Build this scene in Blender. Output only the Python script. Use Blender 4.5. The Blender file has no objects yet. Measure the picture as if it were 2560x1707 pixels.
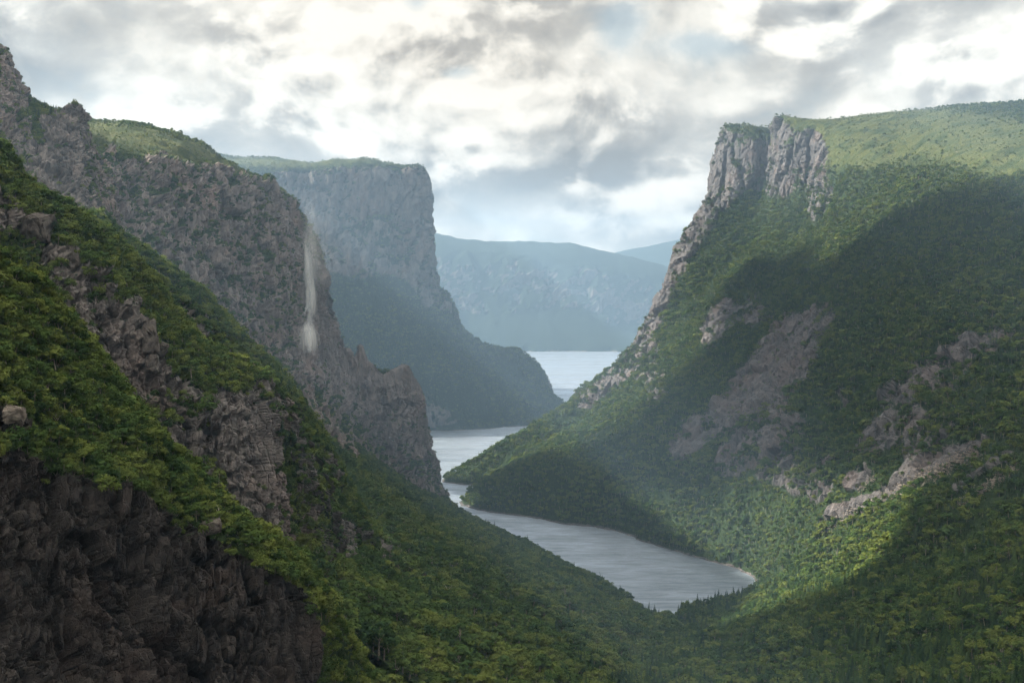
import bpy, math, random
import numpy as np

# ------------------------------------------------------------------ camera
W0, H0, FPX = 2560.0, 1707.0, 3200.0
HORIZON = 700.0
CAM = np.array([0.0, 0.0, 380.0])
PITCH = math.atan((H0 / 2 - HORIZON) / FPX)
scene = bpy.context.scene
col = scene.collection
camd = bpy.data.cameras.new('camera')
cam = bpy.data.objects.new('camera', camd)
col.objects.link(cam)
cam.location = CAM
cam.rotation_euler = (math.pi / 2 - PITCH, 0, 0)
camd.sensor_width = 36.0
camd.lens = FPX / W0 * 36.0
camd.clip_start = 1.0
camd.clip_end = 60000.0
scene.camera = cam

# ------------------------------------------------------------------ light
SUN_AZ = math.radians(-74.0)     # left of the view direction (+Y)
SUN_EL = math.radians(38.0)
SUNV = np.array([math.sin(SUN_AZ) * math.cos(SUN_EL), math.cos(SUN_AZ) * math.cos(SUN_EL), math.sin(SUN_EL)])
sund = bpy.data.lights.new('sun', 'SUN')
sund.energy = 5.0
sund.angle = math.radians(1.4)
sund.color = (1.0, 0.92, 0.78)
sun = bpy.data.objects.new('sun', sund)
col.objects.link(sun)
sun.rotation_euler = (math.pi / 2 - SUN_EL, 0, math.pi - SUN_AZ)

scene.view_settings.view_transform = 'Standard'
scene.view_settings.look = 'None'
scene.view_settings.gamma = 1.0
scene.view_settings.exposure = 1.75
scene.cycles.use_denoising = True
scene.cycles.max_bounces = 5
scene.cycles.diffuse_bounces = 3
scene.cycles.glossy_bounces = 2
scene.cycles.transmission_bounces = 2
scene.cycles.transparent_max_bounces = 24
scene.cycles.volume_bounces = 0
scene.cycles.use_adaptive_sampling = True
scene.cycles.adaptive_threshold = 0.03
scene.cycles.caustics_reflective = False
scene.cycles.caustics_refractive = False


class NT:
    """tiny node-tree helper"""
    def __init__(self, tree):
        self.t = tree
        self.t.nodes.clear()

    def n(self, kind, inputs=None, **props):
        nd = self.t.nodes.new(kind)
        for k, v in props.items():
            setattr(nd, k, v)
        for k, v in (inputs or {}).items():
            s = nd.inputs[k]
            if isinstance(v, bpy.types.NodeSocket):
                self.t.links.new(v, s)
            else:
                s.default_value = v
        return nd

    def m(self, op, a, b=None, c=None, clamp=False):
        nd = self.t.nodes.new('ShaderNodeMath')
        nd.operation = op
        nd.use_clamp = clamp
        for i, v in enumerate((a, b, c)):
            if v is None:
                continue
            if isinstance(v, bpy.types.NodeSocket):
                self.t.links.new(v, nd.inputs[i])
            else:
                nd.inputs[i].default_value = v
        return nd.outputs[0]

    def vm(self, op, a, b=None):
        nd = self.t.nodes.new('ShaderNodeVectorMath')
        nd.operation = op
        for i, v in enumerate((a, b)):
            if v is None:
                continue
            if isinstance(v, bpy.types.NodeSocket):
                self.t.links.new(v, nd.inputs[i])
            else:
                nd.inputs[i].default_value = v
        return nd.outputs['Value'] if op in ('DOT_PRODUCT', 'LENGTH') else nd.outputs[0]

    def ramp(self, v, lo, hi, a=0.0, b=1.0, smooth=True):
        nd = self.t.nodes.new('ShaderNodeMapRange')
        nd.interpolation_type = 'SMOOTHSTEP' if smooth else 'LINEAR'
        for i, x in enumerate((v, lo, hi, a, b)):
            if isinstance(x, bpy.types.NodeSocket):
                self.t.links.new(x, nd.inputs[i])
            else:
                nd.inputs[i].default_value = x
        return nd.outputs[0]

    def mix(self, f, a, b):
        nd = self.t.nodes.new('ShaderNodeMix')
        nd.data_type = 'RGBA'
        for k, v in ((0, f), (6, a), (7, b)):
            if isinstance(v, bpy.types.NodeSocket):
                self.t.links.new(v, nd.inputs[k])
            else:
                nd.inputs[k].default_value = v
        return nd.outputs[2]

    def noise(self, vec, scale, detail=4.0, rough=0.55, dist=0.0, out='Fac'):
        nd = self.n('ShaderNodeTexNoise', {'Vector': vec, 'Scale': scale, 'Detail': detail,
                                           'Roughness': rough, 'Distortion': dist})
        return nd.outputs[out]

    def link(self, a, b):
        self.t.links.new(a, b)


def C4(r, g, b):
    return (r, g, b, 1.0)


# ------------------------------------------------------------------ world: sky with a broken cloud deck
world = bpy.data.worlds.new('World')
scene.world = world
world.use_nodes = True
try:
    world.cycles.sampling_method = 'MANUAL'
    world.cycles.sample_map_resolution = 512
except Exception:
    pass
w = NT(world.node_tree)
sky = w.n('ShaderNodeTexSky', sky_type='NISHITA')
sky.sun_disc = False
sky.sun_elevation = SUN_EL
sky.sun_rotation = SUN_AZ % (2 * math.pi)
sky.altitude = 300.0
sky_c = w.vm('SCALE', sky.outputs[0]); sky_c.node.inputs['Scale'].default_value = 0.10
tc = w.n('ShaderNodeTexCoord')
d = tc.outputs['Generated']
sep = w.n('ShaderNodeSeparateXYZ', {0: d})
dx, dy, dz = sep.outputs
az = w.m('ARCTAN2', dx, dy)
el = w.m('ARCSINE', dz)
# clouds drift in a layer: squash the elevation as it nears the horizon
ELS = 1.35
cvec0 = w.n('ShaderNodeCombineXYZ', {0: az, 1: w.m('MULTIPLY', el, ELS), 2: 0.61}).outputs[0]
warp = w.vm('SUBTRACT', w.noise(cvec0, 6.0, 2.0, 0.5, out='Color'), (0.5, 0.5, 0.5))
wv = w.vm('SCALE', warp); wv.node.inputs['Scale'].default_value = 0.075
cvec = w.vm('ADD', cvec0, wv)
body = w.noise(cvec, 8.5, 6.0, 0.60)                                     # cloud bodies with ragged edges
lit = w.noise(w.vm('ADD', cvec, (-0.016, 0.030, 0.0)), 8.5, 2.0, 0.45)   # the same bodies one step towards the sun
puff = w.noise(cvec, 22.0, 5.0, 0.58)
puff_lit = w.noise(w.vm('ADD', cvec, (-0.006, 0.012, 0.0)), 22.0, 1.0, 0.5)
big = w.noise(cvec0, 3.2, 1.0, 0.5)
CLOUD_PATCHES = []   # azimuth, elevation, half sizes, weight (+ bright tops, - grey bases)
AZ_EL = lambda px, py: (math.atan((px - 1280) / FPX), math.atan((HORIZON - py) / FPX))
for px, py, rx, ry, wt in [
        (1660, 170, 230, 80, 0.20), (2300, 190, 190, 110, 0.18), (470, 240, 190, 120, 0.14), (930, 330, 150, 80, 0.14),
        (800, 60, 160, 90, 0.16), (1250, 580, 330, 70, 0.20), (1250, 280, 170, 110, 0.10), (300, 40, 200, 60, .06),
        (1570, 415, 230, 50, -0.34), (1090, 450, 120, 40, -0.20), (190, 190, 200, 80, -0.12), (640, 300, 150, 70, -0.12), (930, 120, 50, 110, -0.10),
        (1750, 300, 250, 40, -0.12), (2480, 235, 130, 40, -0.20), (2300, 50, 160, 30, -0.10), (1100, 180, 90, 60, -.08)]:
    a, e = AZ_EL(px, py)
    CLOUD_PATCHES.append((a, e, rx / FPX, ry / FPX, wt))
sepw = w.n('ShaderNodeSeparateXYZ', {0: cvec})
azw, elw = sepw.outputs[0], w.m('DIVIDE', sepw.outputs[1], ELS)


def spot(a, e, sx, sy):
    q = w.m('ADD', w.m('POWER', w.m('DIVIDE', w.m('SUBTRACT', azw, a), sx), 2.0),
            w.m('POWER', w.m('DIVIDE', w.m('SUBTRACT', elw, e), sy), 2.0))
    return w.m('EXPONENT', w.m('MULTIPLY', q, -1.0))


patch = None
for a, e, sx, sy, wt in CLOUD_PATCHES:
    g = w.m('MULTIPLY', spot(a, e, sx, sy), wt)
    patch = g if patch is None else w.m('ADD', patch, g)
hole = None
for px, py, rx, ry in [(1050, 22, 52, 40), (1575, 80, 60, 70), (1800, 125, 130, 30), (1170, 185, 40, 22)]:
    a, e = AZ_EL(px, py)
    g = spot(a, e, rx / FPX, ry / FPX)
    hole = g if hole is None else w.m('ADD', hole, g)
bright = w.m('ADD', w.m('MULTIPLY', w.m('SUBTRACT', body, lit), 1.6), w.m('MULTIPLY', w.m('SUBTRACT', puff, puff_lit), w.ramp(body, 0.38, 0.58, 0.4, 2.2)))
bright = w.m('ADD', bright, w.m('MULTIPLY', w.m('SUBTRACT', big, 0.5), 0.5))
bright = w.m('ADD', bright, w.m('MULTIPLY', w.m('SUBTRACT', body, 0.5), 0.55))
edge_ = w.ramp(body, 0.475, 0.545)
bright = w.m('ADD', bright, w.m('MULTIPLY', w.m('SUBTRACT', edge_, 0.5), 0.20))
bright = w.m('ADD', w.m('ADD', bright, patch), 0.64)
cr = w.n('ShaderNodeValToRGB', {0: bright})
cr.color_ramp.interpolation = 'LINEAR'
el_ = cr.color_ramp.elements
el_[0].position = 0.08; el_[0].color = C4(0.28, 0.28, 0.275)
el_[1].position = 1.0; el_[1].color = C4(1.0, 0.965, 0.88)
e2 = cr.color_ramp.elements.new(0.45); e2.color = C4(0.52, 0.51, 0.475)
e3 = cr.color_ramp.elements.new(0.70); e3.color = C4(0.80, 0.775, 0.705)
cover = w.m('SUBTRACT', 1.0, w.m('MULTIPLY', w.ramp(w.m('ADD', hole, w.m('MULTIPLY', w.m('SUBTRACT', body, 0.5), -3.0)), 0.25, 1.15), 0.62))
skymix = w.mix(cover, w.mix(0.45, sky_c, C4(0.50, 0.62, 0.62)), cr.outputs[0])
glow = w.m('ADD', 1.0, w.m('MULTIPLY', w.m('EXPONENT', w.m('DIVIDE', w.m('MAXIMUM', el, 0.0), -0.07)), 0.60))   # thinner, brighter cloud towards the horizon
skymix = w.vm('MULTIPLY', skymix, w.n('ShaderNodeCombineXYZ', {0: w.m('MULTIPLY', w.m('POWER', glow, 1.25), 1.0), 1: glow, 2: w.m('POWER', glow, 0.70)}).outputs[0])
skymix = w.mix(w.ramp(dz, -0.03, -0.005), C4(0.05, 0.06, 0.05), skymix)      # land, not sky, below the horizon
bg = w.n('ShaderNodeBackground', {'Color': skymix, 'Strength': 0.40})
wo = w.n('ShaderNodeOutputWorld', {'Surface': bg.outputs[0]})

# sunlit gaps and shaded stretches of the cloud layer, given by the ground they light or shade (pixel, distance, radius, weight)
CLOUD_GAPS = [(1330, 1090, 2450, 260, 2.4), (1480, 1000, 2500, 200, 1.6), (2250, 330, 2700, 420, 1.3), (1930, 560, 2850, 130, 0.9), (2100, 1370, 1300, 130, 2.6), (2010, 1400, 1350, 90, 2.0),
              (400, 340, 1500, 180, 1.2), (120, 500, 530, 110, 2.4), (300, 620, 538, 110, 2.4), (480, 850, 556, 80, 1.8), (520, 780, 650, 110, 2.2), (660, 930, 670, 70, 1.6), (1180, 1620, 640, 110, 2.2), (1380, 1330, 1850, 170, 1.2), (1150, 1170, 2500, 260, 1.5), (1000, 1300, 1500, 200, 1.7), (790, 740, 1850, 200, 2.4), (1500, 1400, 1700, 200, 1.6)]
CLOUD_FILLS = [(2250, 760, 1900, 400, 2.6), (1900, 980, 2050, 280, 2.4), (2330, 1020, 1480, 230, 2.2), (1560, 1210, 2050, 150, 2.0), (1930, 740, 2550, 170, 2.0), (1750, 1240, 1850, 130, 1.5), (1850, 430, 3000, 140, 1.6), (300, 1400, 330, 110, 1.5), (2450, 1600, 700, 280, 1.1), (1000, 1350, 1100, 200, 0.5), (1900, 1600, 950, 160, .5)]

# ------------------------------------------------------------------ pixel <-> place
cp, sp = math.cos(PITCH), math.sin(PITCH)


def P(px, py, Y):
    """point on the ray through photograph pixel (px, py) at distance Y down the valley"""
    u, v = (px - W0 / 2) / FPX, -(py - H0 / 2) / FPX
    dirv = np.array([u, cp + v * sp, -sp + v * cp])
    return CAM + dirv * (Y / dirv[1])


def WL(px, py, z=0.0):
    """point where that ray meets the lake"""
    u, v = (px - W0 / 2) / FPX, -(py - H0 / 2) / FPX
    dirv = np.array([u, cp + v * sp, -sp + v * cp])
    return CAM + dirv * ((z - CAM[2]) / dirv[2])


def project(p):
    q = p - CAM
    f = q[:, 1] * cp - q[:, 2] * sp
    up = q[:, 1] * sp + q[:, 2] * cp
    f = np.where(f < 1, 1, f)
    return W0 / 2 + q[:, 0] / f * FPX, H0 / 2 - up / f * FPX, f


# ------------------------------------------------------------------ noise (vectorised)
def _hash(ix, iy, iz, seed):
    h = (ix.astype(np.uint32) * np.uint32(374761393) + iy.astype(np.uint32) * np.uint32(668265263)
         + iz.astype(np.uint32) * np.uint32(2147483647) + np.uint32(seed) * np.uint32(974634741))
    h = (h ^ (h >> np.uint32(13))) * np.uint32(1274126177)
    h = (h ^ (h >> np.uint32(15))) * np.uint32(2246822519)
    return h ^ (h >> np.uint32(16))


GR = np.array([[1, 1, 0], [-1, 1, 0], [1, -1, 0], [-1, -1, 0], [1, 0, 1], [-1, 0, 1], [1, 0, -1], [-1, 0, -1],
               [0, 1, 1], [0, -1, 1], [0, 1, -1], [0, -1, -1], [1, 1, 0], [-1, 1, 0], [0, -1, 1], [0, -1, -1]], dtype=np.float32)


def perlin(p, seed=0):
    p = p.astype(np.float32)
    i = np.floor(p).astype(np.int64)
    f = p - i
    u = f * f * f * (f * (f * 6 - 15) + 10)
    res = np.zeros(len(p), np.float32)
    for cx in (0, 1):
        for cy in (0, 1):
            for cz in (0, 1):
                h = _hash(i[:, 0] + cx, i[:, 1] + cy, i[:, 2] + cz, seed) & np.uint32(15)
                g = GR[h]
                dd = f - np.array([cx, cy, cz], np.float32)
                wgt = (u[:, 0] if cx else 1 - u[:, 0]) * (u[:, 1] if cy else 1 - u[:, 1]) * (u[:, 2] if cz else 1 - u[:, 2])
                res += wgt * (g * dd).sum(1)
    return res


def fbm(p, octaves=4, gain=0.5, lac=2.03, seed=0):
    r = np.zeros(len(p), np.float32); a = 1.0; s = 0.0
    for o in range(octaves):
        r += a * perlin(p, seed + o * 17); s += a
        p = p * lac + 11.3; a *= gain
    return r / s


def ridged(p, octaves=4, gain=0.5, lac=2.1, seed=0):
    r = np.zeros(len(p), np.float32); a = 1.0; s = 0.0
    for o in range(octaves):
        r += a * (1 - 2.2 * np.abs(perlin(p, seed + o * 13))); s += a
        p = p * lac + 7.7; a *= gain
    return r / s


def cells(p, seed=0, boxy=True):
    """cellular blocks: returns (random value of the nearest block, distance to the block's edge)"""
    p = p.astype(np.float32)
    i = np.floor(p).astype(np.int64)
    best = np.full(len(p), 9.0, np.float32); second = best.copy(); val = np.zeros(len(p), np.float32)
    tilt = np.zeros(len(p), np.float32)
    for cx in (-1, 0, 1):
        for cy in (-1, 0, 1):
            for cz in (-1, 0, 1):
                jx, jy, jz = i[:, 0] + cx, i[:, 1] + cy, i[:, 2] + cz
                h = _hash(jx, jy, jz, seed)
                ox = (h & np.uint32(1023)).astype(np.float32) / 1023
                oy = ((h >> np.uint32(10)) & np.uint32(1023)).astype(np.float32) / 1023
                oz = ((h >> np.uint32(20)) & np.uint32(1023)).astype(np.float32) / 1023
                ddx, ddy, ddz = jx + ox - p[:, 0], jy + oy - p[:, 1], jz + oz - p[:, 2]
                dd = np.maximum(np.maximum(np.abs(ddx), np.abs(ddy)), np.abs(ddz)) if boxy else np.sqrt(ddx * ddx + ddy * ddy + ddz * ddz)
                v = (_hash(jx, jy, jz, seed + 91) & np.uint32(65535)).astype(np.float32) / 65535
                closer = dd < best
                second = np.where(closer, best, np.minimum(second, dd))
                val = np.where(closer, v, val)
                tilt = np.where(closer, (ox - .5) * ddx + (oy - .5) * ddy + (oz - .5) * ddz * 1.5, tilt)
                best = np.where(closer, dd, best)
    return val, second - best, tilt


def smooth01(x, lo, hi):
    t = np.clip((x - lo) / (hi - lo), 0, 1)
    return t * t * (3 - 2 * t)


# ------------------------------------------------------------------ lofted land
def hermite(ctrl, n_per):
    """ctrl (M, ...,3) -> smooth curve through the control points along axis 0"""
    ctrl = np.asarray(ctrl, float)
    M = ctrl.shape[0]
    seg = np.linalg.norm(np.diff(ctrl, axis=0), axis=-1).reshape(M - 1, -1).mean(1)
    t = np.concatenate([[0], np.cumsum(np.maximum(seg, 1e-3) ** 0.7)])
    tang = np.zeros_like(ctrl)
    for i in range(M):
        if i == 0:
            tang[i] = (ctrl[1] - ctrl[0]) / (t[1] - t[0])
        elif i == M - 1:
            tang[i] = (ctrl[-1] - ctrl[-2]) / (t[-1] - t[-2])
        else:
            d0 = (ctrl[i] - ctrl[i - 1]) / (t[i] - t[i - 1]); d1 = (ctrl[i + 1] - ctrl[i]) / (t[i + 1] - t[i])
            w0, w1 = t[i + 1] - t[i], t[i] - t[i - 1]
            tang[i] = (d0 * w0 + d1 * w1) / (w0 + w1)
    tang *= 0.85
    out = []
    for i in range(M - 1):
        h = t[i + 1] - t[i]
        s = np.linspace(0, 1, n_per[i], endpoint=False).reshape((-1,) + (1,) * (ctrl.ndim - 1))
        out.append((2 * s ** 3 - 3 * s ** 2 + 1) * ctrl[i] + (s ** 3 - 2 * s ** 2 + s) * h * tang[i]
                   + (-2 * s ** 3 + 3 * s ** 2) * ctrl[i + 1] + (s ** 3 - s ** 2) * h * tang[i + 1])
    out.append(ctrl[-1:])
    return np.concatenate(out, 0)


def loft(cols, res, coarse=None):
    c = np.array(cols, float)                       # (M, K, 3)
    sm = np.linalg.norm(np.diff(c, axis=0), axis=-1)
    sk = np.linalg.norm(np.diff(c, axis=1), axis=-1)
    nm = [max(2, int(math.ceil(np.percentile(x, 75) / res))) for x in sm]
    nk = [max(2, int(math.ceil(np.percentile(x, 75) / (res * (coarse or {}).get(j, 1.0))))) for j, x in enumerate(sk.T)]
    a = hermite(c, nm)                              # (Mm, K, 3)
    b = hermite(np.swapaxes(a, 0, 1), nk)           # (Kk, Mm, 3)
    return np.swapaxes(b, 0, 1)                     # (Mm, Kk, 3)


def grid_normals(g, flip=False):
    du = np.gradient(g, axis=0); dv = np.gradient(g, axis=1)
    n = np.cross(du, dv)
    n /= np.maximum(np.linalg.norm(n, axis=-1, keepdims=True), 1e-9)
    return -n if flip else n


def grid_mesh(name, g, attrs, mat, flip=False, smooth=False):
    M, K = g.shape[:2]
    v = g.reshape(-1, 3)
    idx = np.arange(M * K).reshape(M, K)
    q = np.stack([idx[:-1, :-1], idx[1:, :-1], idx[1:, 1:], idx[:-1, 1:]], -1).reshape(-1, 4)
    if flip:
        q = q[:, ::-1]
    me = bpy.data.meshes.new(name)
    me.vertices.add(len(v)); me.vertices.foreach_set('co', v.astype(np.float32).ravel())
    me.loops.add(q.size); me.loops.foreach_set('vertex_index', q.astype(np.int32).ravel())
    me.polygons.add(len(q)); me.polygons.foreach_set('loop_start', np.arange(0, q.size, 4, dtype=np.int32))
    me.update(calc_edges=True)
    sm_ = np.full(len(q), smooth, dtype=bool)
    if 'rock' in attrs:
        sm_ |= attrs['rock'].ravel()[q].max(1) < 0.3
    me.polygons.foreach_set('use_smooth', sm_)
    for k, a in attrs.items():
        at = me.attributes.new(k, 'FLOAT', 'POINT')
        at.data.foreach_set('value', a.astype(np.float32).ravel())
    me.materials.append(mat)
    ob = bpy.data.objects.new(name, me)
    col.objects.link(ob)
    return ob


def blob_mask(v, blobs):
    """sum of rotated ellipses given as photograph marks (px, py, half length, half width, angle degrees, weight)"""
    px, py, f = project(v)
    m = np.zeros(len(v), np.float32)
    for bx, by, rx, ry, ang, wt in blobs:
        c, s = math.cos(math.radians(ang)), math.sin(math.radians(ang))
        x, y = px - bx, py - by
        u, t = (x * c + y * s) / rx, (-x * s + y * c) / ry
        m += wt * np.exp(-(u * u + t * t) ** 1.5)
    return m


TERRAINS = []
_a, _b, _c = math.radians(32), math.radians(14), math.radians(-9)       # the set of the joints in the rock
JOINT = (np.array([[math.cos(_a), -math.sin(_a), 0], [math.sin(_a), math.cos(_a), 0], [0, 0, 1]])
         @ np.array([[math.cos(_b), 0, math.sin(_b)], [0, 1, 0], [-math.sin(_b), 0, math.cos(_b)]])
         @ np.array([[1, 0, 0], [0, math.cos(_c), -math.sin(_c)], [0, math.sin(_c), math.cos(_c)]]))


def land(name, cols, res, mat, flip=False, coarse=None, rock_amp=8.0, rock_scale=40.0, soft_amp=6.0, soft_scale=120.0,
         veg_thr=0.55, veg_noise=0.35, blobs=(), grass=(), seed=1, ledge=0.55, ledge_thr=0.62, strata=0.0, gully=None, fine=1.0, rows=None, zst=1.0, ledges=1.0, calm=()):
    g = loft(cols, res, coarse)
    n = grid_normals(g, False)
    flip = bool(((CAM - g) * n).sum(-1).mean() < 0)
    if flip:
        n = -n
    v = g.reshape(-1, 3); nn = n.reshape(-1, 3)
    # how rocky: steep ground, minus noise, plus painted places
    bm = blob_mask(v, blobs)
    if rows is not None:
        sk_ = np.linalg.norm(np.diff(np.array(cols, float), axis=1), axis=-1)
        nk_ = [max(2, int(math.ceil(np.percentile(x, 75) / (res * (coarse or {}).get(j, 1.0))))) for j, x in enumerate(sk_.T)]
        pos_ = np.concatenate([[0], np.cumsum(nk_)])
        bm = bm + np.tile(np.interp(np.arange(g.shape[1]), pos_, rows), g.shape[0]).astype(np.float32)
    rk = smooth01(veg_thr - nn[:, 2] + veg_noise * fbm(v / (rock_scale * 2.2), 4, seed=seed + 3) + bm, -0.12, 0.16)
    # large soft shape
    d = soft_amp * fbm(v / soft_scale, 4, seed=seed)
    if gully:
        gx_, gy_, wl_, ga_ = gully
        sc_ = (v[:, 0] * gx_ + v[:, 1] * gy_) / wl_ + 0.35 * fbm(v / (wl_ * 2), 3, seed=seed + 80)
        d = d + ga_ * ridged(np.stack([sc_, v[:, 2] / (wl_ * 5), np.zeros(len(v))], 1), 4, 0.55, seed=seed + 81)
    # fluted, jointed, ledged rock
    wp = v + rock_scale * 0.16 * np.stack([fbm(v / (rock_scale * 1.2), 3, seed=seed + 40 + k) for k in range(3)], 1)
    rd = 0.75 * ridged(wp * np.array([1.0, 1.0, 0.30 * zst]) / (rock_scale * 1.7), 4, 0.50, seed=seed + 5)
    for k, (sc, am, zs) in enumerate(((0.75, 1.0, 0.40), (0.30, 0.55, 0.55), (0.12, 0.24, 0.80))):
        val, edge, tilt = cells((wp @ JOINT) * np.array([1.0, 1.0, zs * zst]) / (rock_scale * sc), seed + 60 + k)
        am = am * (1.0 if k == 0 else fine)
        rd = rd + am * ((val - 0.5) * 1.25 + tilt * 1.1 - (0.7, 0.6, 0.3)[k] * np.exp(-(edge / (0.06, 0.08, 0.12)[k]) ** 2))
    dip = v[:, 2] + 0.22 * v[:, 0] - 0.10 * v[:, 1] + rock_scale * 0.5 * fbm(v / (rock_scale * 1.1), 3, seed=seed + 70)
    for wl, am in ((0.62, 0.42), (0.23, 0.20)):
        fr = np.mod(dip / (rock_scale * wl), 1.0)
        rd = rd + ledges * (1 + 2 * strata) * am * (1 - fr - np.exp(-(fr / 0.08) ** 2)) * smooth01(fbm(v / (rock_scale * 1.6), 3, seed=seed + 75), -0.15, 0.25)
    soft = fbm(v / (rock_scale * 0.5), 4, seed=seed + 8) * rock_amp * 0.35
    d = d + rk * rd * rock_amp + (1 - rk) * soft
    if len(calm):
        d = d * (1 - np.clip(blob_mask(v, calm), 0, 0.85))
    v2 = v + nn * d[:, None]
    g2 = v2.reshape(g.shape)
    n2 = grid_normals(g2, flip).reshape(-1, 3)
    # ledges and gentle facets green over, steep facets stay bare
    rk2 = np.clip(rk * smooth01(ledge_thr + 0.75 * np.clip(bm, 0, 1) - n2[:, 2] + ledge * fbm(v2 / (rock_scale * .8) * np.array([1, 1, .7]), 4, seed=seed + 21), 0.02, 0.22)
                  + 0.0, 0, 1)
    rk2 = np.maximum(rk2, smooth01(2.6 + 2.2 * fbm(v2 / 9.0, 3, seed=seed + 33) - v2[:, 2], 0.0, 1.2) * (v2[:, 1] > 1200))
    gs = np.clip(blob_mask(v2, grass), 0, 1) if len(grass) else np.zeros(len(v2), np.float32)
    ob = grid_mesh(name, g2, {'rock': rk2, 'grass': gs}, mat, flip)
    ob['kind'] = 'structure'
    TERRAINS.append((name, g2, n2.reshape(g.shape), rk2.reshape(g.shape[:2]), gs.reshape(g.shape[:2])))
    return ob


# ------------------------------------------------------------------ materials
def terrain_material(name, rock_a, rock_b, rock_red, veg_a, veg_b, scale, red=0.3, streak=0.5):
    m = bpy.data.materials.new(name); m.use_nodes = True
    t = NT(m.node_tree)
    geo = t.n('ShaderNodeNewGeometry')
    pos = geo.outputs['Position']
    rk = t.n('ShaderNodeAttribute', attribute_name='rock').outputs['Fac']
    gs = t.n('ShaderNodeAttribute', attribute_name='grass').outputs['Fac']
    pz = t.vm('MULTIPLY', pos, (1.0, 1.0, 0.3))
    n1 = t.noise(pos, 1.0 / (scale * 8), 5, 0.6)
    n2 = t.noise(pz, 1.0 / scale, 7, 0.68)
    n3 = t.noise(pos, 1.0 / (scale * 0.22), 4, 0.7)
    n4 = t.noise(t.vm('MULTIPLY', pos, (1.0, 1.0, 0.12)), 1.0 / (scale * 0.8), 5, 0.6)
    c = t.mix(t.ramp(n2, 0.32, 0.68), C4(*rock_a), C4(*rock_b))
    c = t.mix(t.m('MULTIPLY', t.ramp(n1, 0.48, 0.68), red), c, C4(*rock_red))
    c = t.mix(t.m('MULTIPLY', t.ramp(n4, 0.52, 0.75), streak), c, C4(rock_a[0] * .42, rock_a[1] * .42, rock_a[2] * .45))
    c = t.mix(t.m('MULTIPLY', t.ramp(n3, 0.55, 0.8), 0.45), c, C4(rock_b[0] * 1.7, rock_b[1] * 1.7, rock_b[2] * 1.6))
    vg = t.mix(t.ramp(n3, 0.35, 0.7), C4(*veg_a), C4(*veg_b))
    gcol = t.mix(t.ramp(n2, 0.35, 0.68), C4(0.078, 0.086, 0.026), C4(0.040, 0.056, 0.018))
    gcol = t.mix(t.ramp(t.noise(pos, 1.0 / (scale * 4.5), 5, 0.65), 0.47, 0.60), gcol, C4(0.030, 0.046, 0.014))
    gcol = t.mix(t.ramp(t.noise(pos, 1.0 / (scale * 1.5), 6, 0.7), 0.63, 0.70), gcol, C4(0.20, 0.19, 0.15))
    vg = t.mix(gs, vg, gcol)
    f = t.ramp(t.m('ADD', rk, t.m('MULTIPLY', t.m('SUBTRACT', n3, 0.5), 0.8)), 0.40, 0.60)
    c = t.mix(f, vg, c)
    vo = t.n('ShaderNodeTexVoronoi', {'Vector': t.vm('ADD', t.vm('MULTIPLY', pos, (1.0, 1.0, 0.45)), t.vm('MULTIPLY', t.noise(pos, 1.0 / scale, 2, 0.5, out='Color'), (scale * .6,) * 3)), 'Scale': 1.0 / (scale * 0.75)}, feature='DISTANCE_TO_EDGE')
    joint = t.ramp(vo.outputs['Distance'], 0.0, 0.10)
    bmp = t.n('ShaderNodeBump', {'Strength': 1.0, 'Distance': scale * 0.22, 'Height': t.m('ADD', t.m('ADD', n2, t.m('MULTIPLY', n3, 0.5)), t.m('MULTIPLY', joint, 0.35))})
    b = t.n('ShaderNodeBsdfPrincipled', {'Base Color': c, 'Roughness': 0.92, 'Specular IOR Level': 0.15, 'Normal': bmp.outputs[0]})
    t.n('ShaderNodeOutputMaterial', {'Surface': b.outputs[0]})
    return m


RA, RB, RR = (0.085, 0.078, 0.078), (0.185, 0.168, 0.160), (0.20, 0.13, 0.105)
VA, VB = (0.014, 0.026, 0.009), (0.034, 0.058, 0.016)  # undergrowth greens, darkened to paint in the shade between trees
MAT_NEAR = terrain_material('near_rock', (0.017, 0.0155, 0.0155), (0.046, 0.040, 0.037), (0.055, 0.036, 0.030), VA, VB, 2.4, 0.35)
MAT_MID = terrain_material('mid_rock', RA, RB, RR, VA, VB, 7.0, 0.35)
MAT_CLIFF = terrain_material('cliff_rock', (0.115, 0.103, 0.102), (0.245, 0.215, 0.205), (0.24, 0.165, 0.14), (0.02, 0.038, 0.012), (0.045, 0.072, 0.020), 7.0, 0.45)
MAT_MASSIF = terrain_material('massif_rock', (0.062, 0.060, 0.064), (0.140, 0.131, 0.131), (0.15, 0.105, 0.09), VA, VB, 8.0, 0.35)
MAT_FAR = terrain_material('far_rock', RA, RB, RR, (0.011, 0.022, 0.012), (0.024, 0.040, 0.018), 16.0, 0.35)

# ================================================================== far ridges
far_pts = [(760, 610), (900, 600), (1058, 601), (1099, 598), (1153, 603), (1240, 607), (1370, 618), (1446, 625), (1516, 641),
           (1600, 662), (1700, 690), (1850, 720), (2100, 740)]
cols = []
for px, py in far_pts:
    b = WL(px, 878)
    cols.append([P(px, py - 2, 8200), P(px, py, 7700), P(px, py + 30, 7450), P(px, py + 110, 7250), P(px, py + 180, 7100), b, b + np.array([0, -60, -60])])
land('far_ridge', cols, 20, MAT_FAR, rock_amp=26, rock_scale=190, soft_amp=16, soft_scale=500, seed=3, veg_thr=0.78, gully=(1.0, 0.0, 420, 30))
fr2 = [(1380, 660), (1519, 640), (1560, 630), (1619, 619), (1660, 610), (1720, 598), (1800, 585), (2000, 575)]
cols = []
for px, py in fr2:
    cols.append([P(px, py - 2, 10200), P(px, py, 9600), P(px, py + 40, 9200), P(px, py + 110, 8800), P(px, py + 200, 8500), P(px, py + 300, 8300)])
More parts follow.
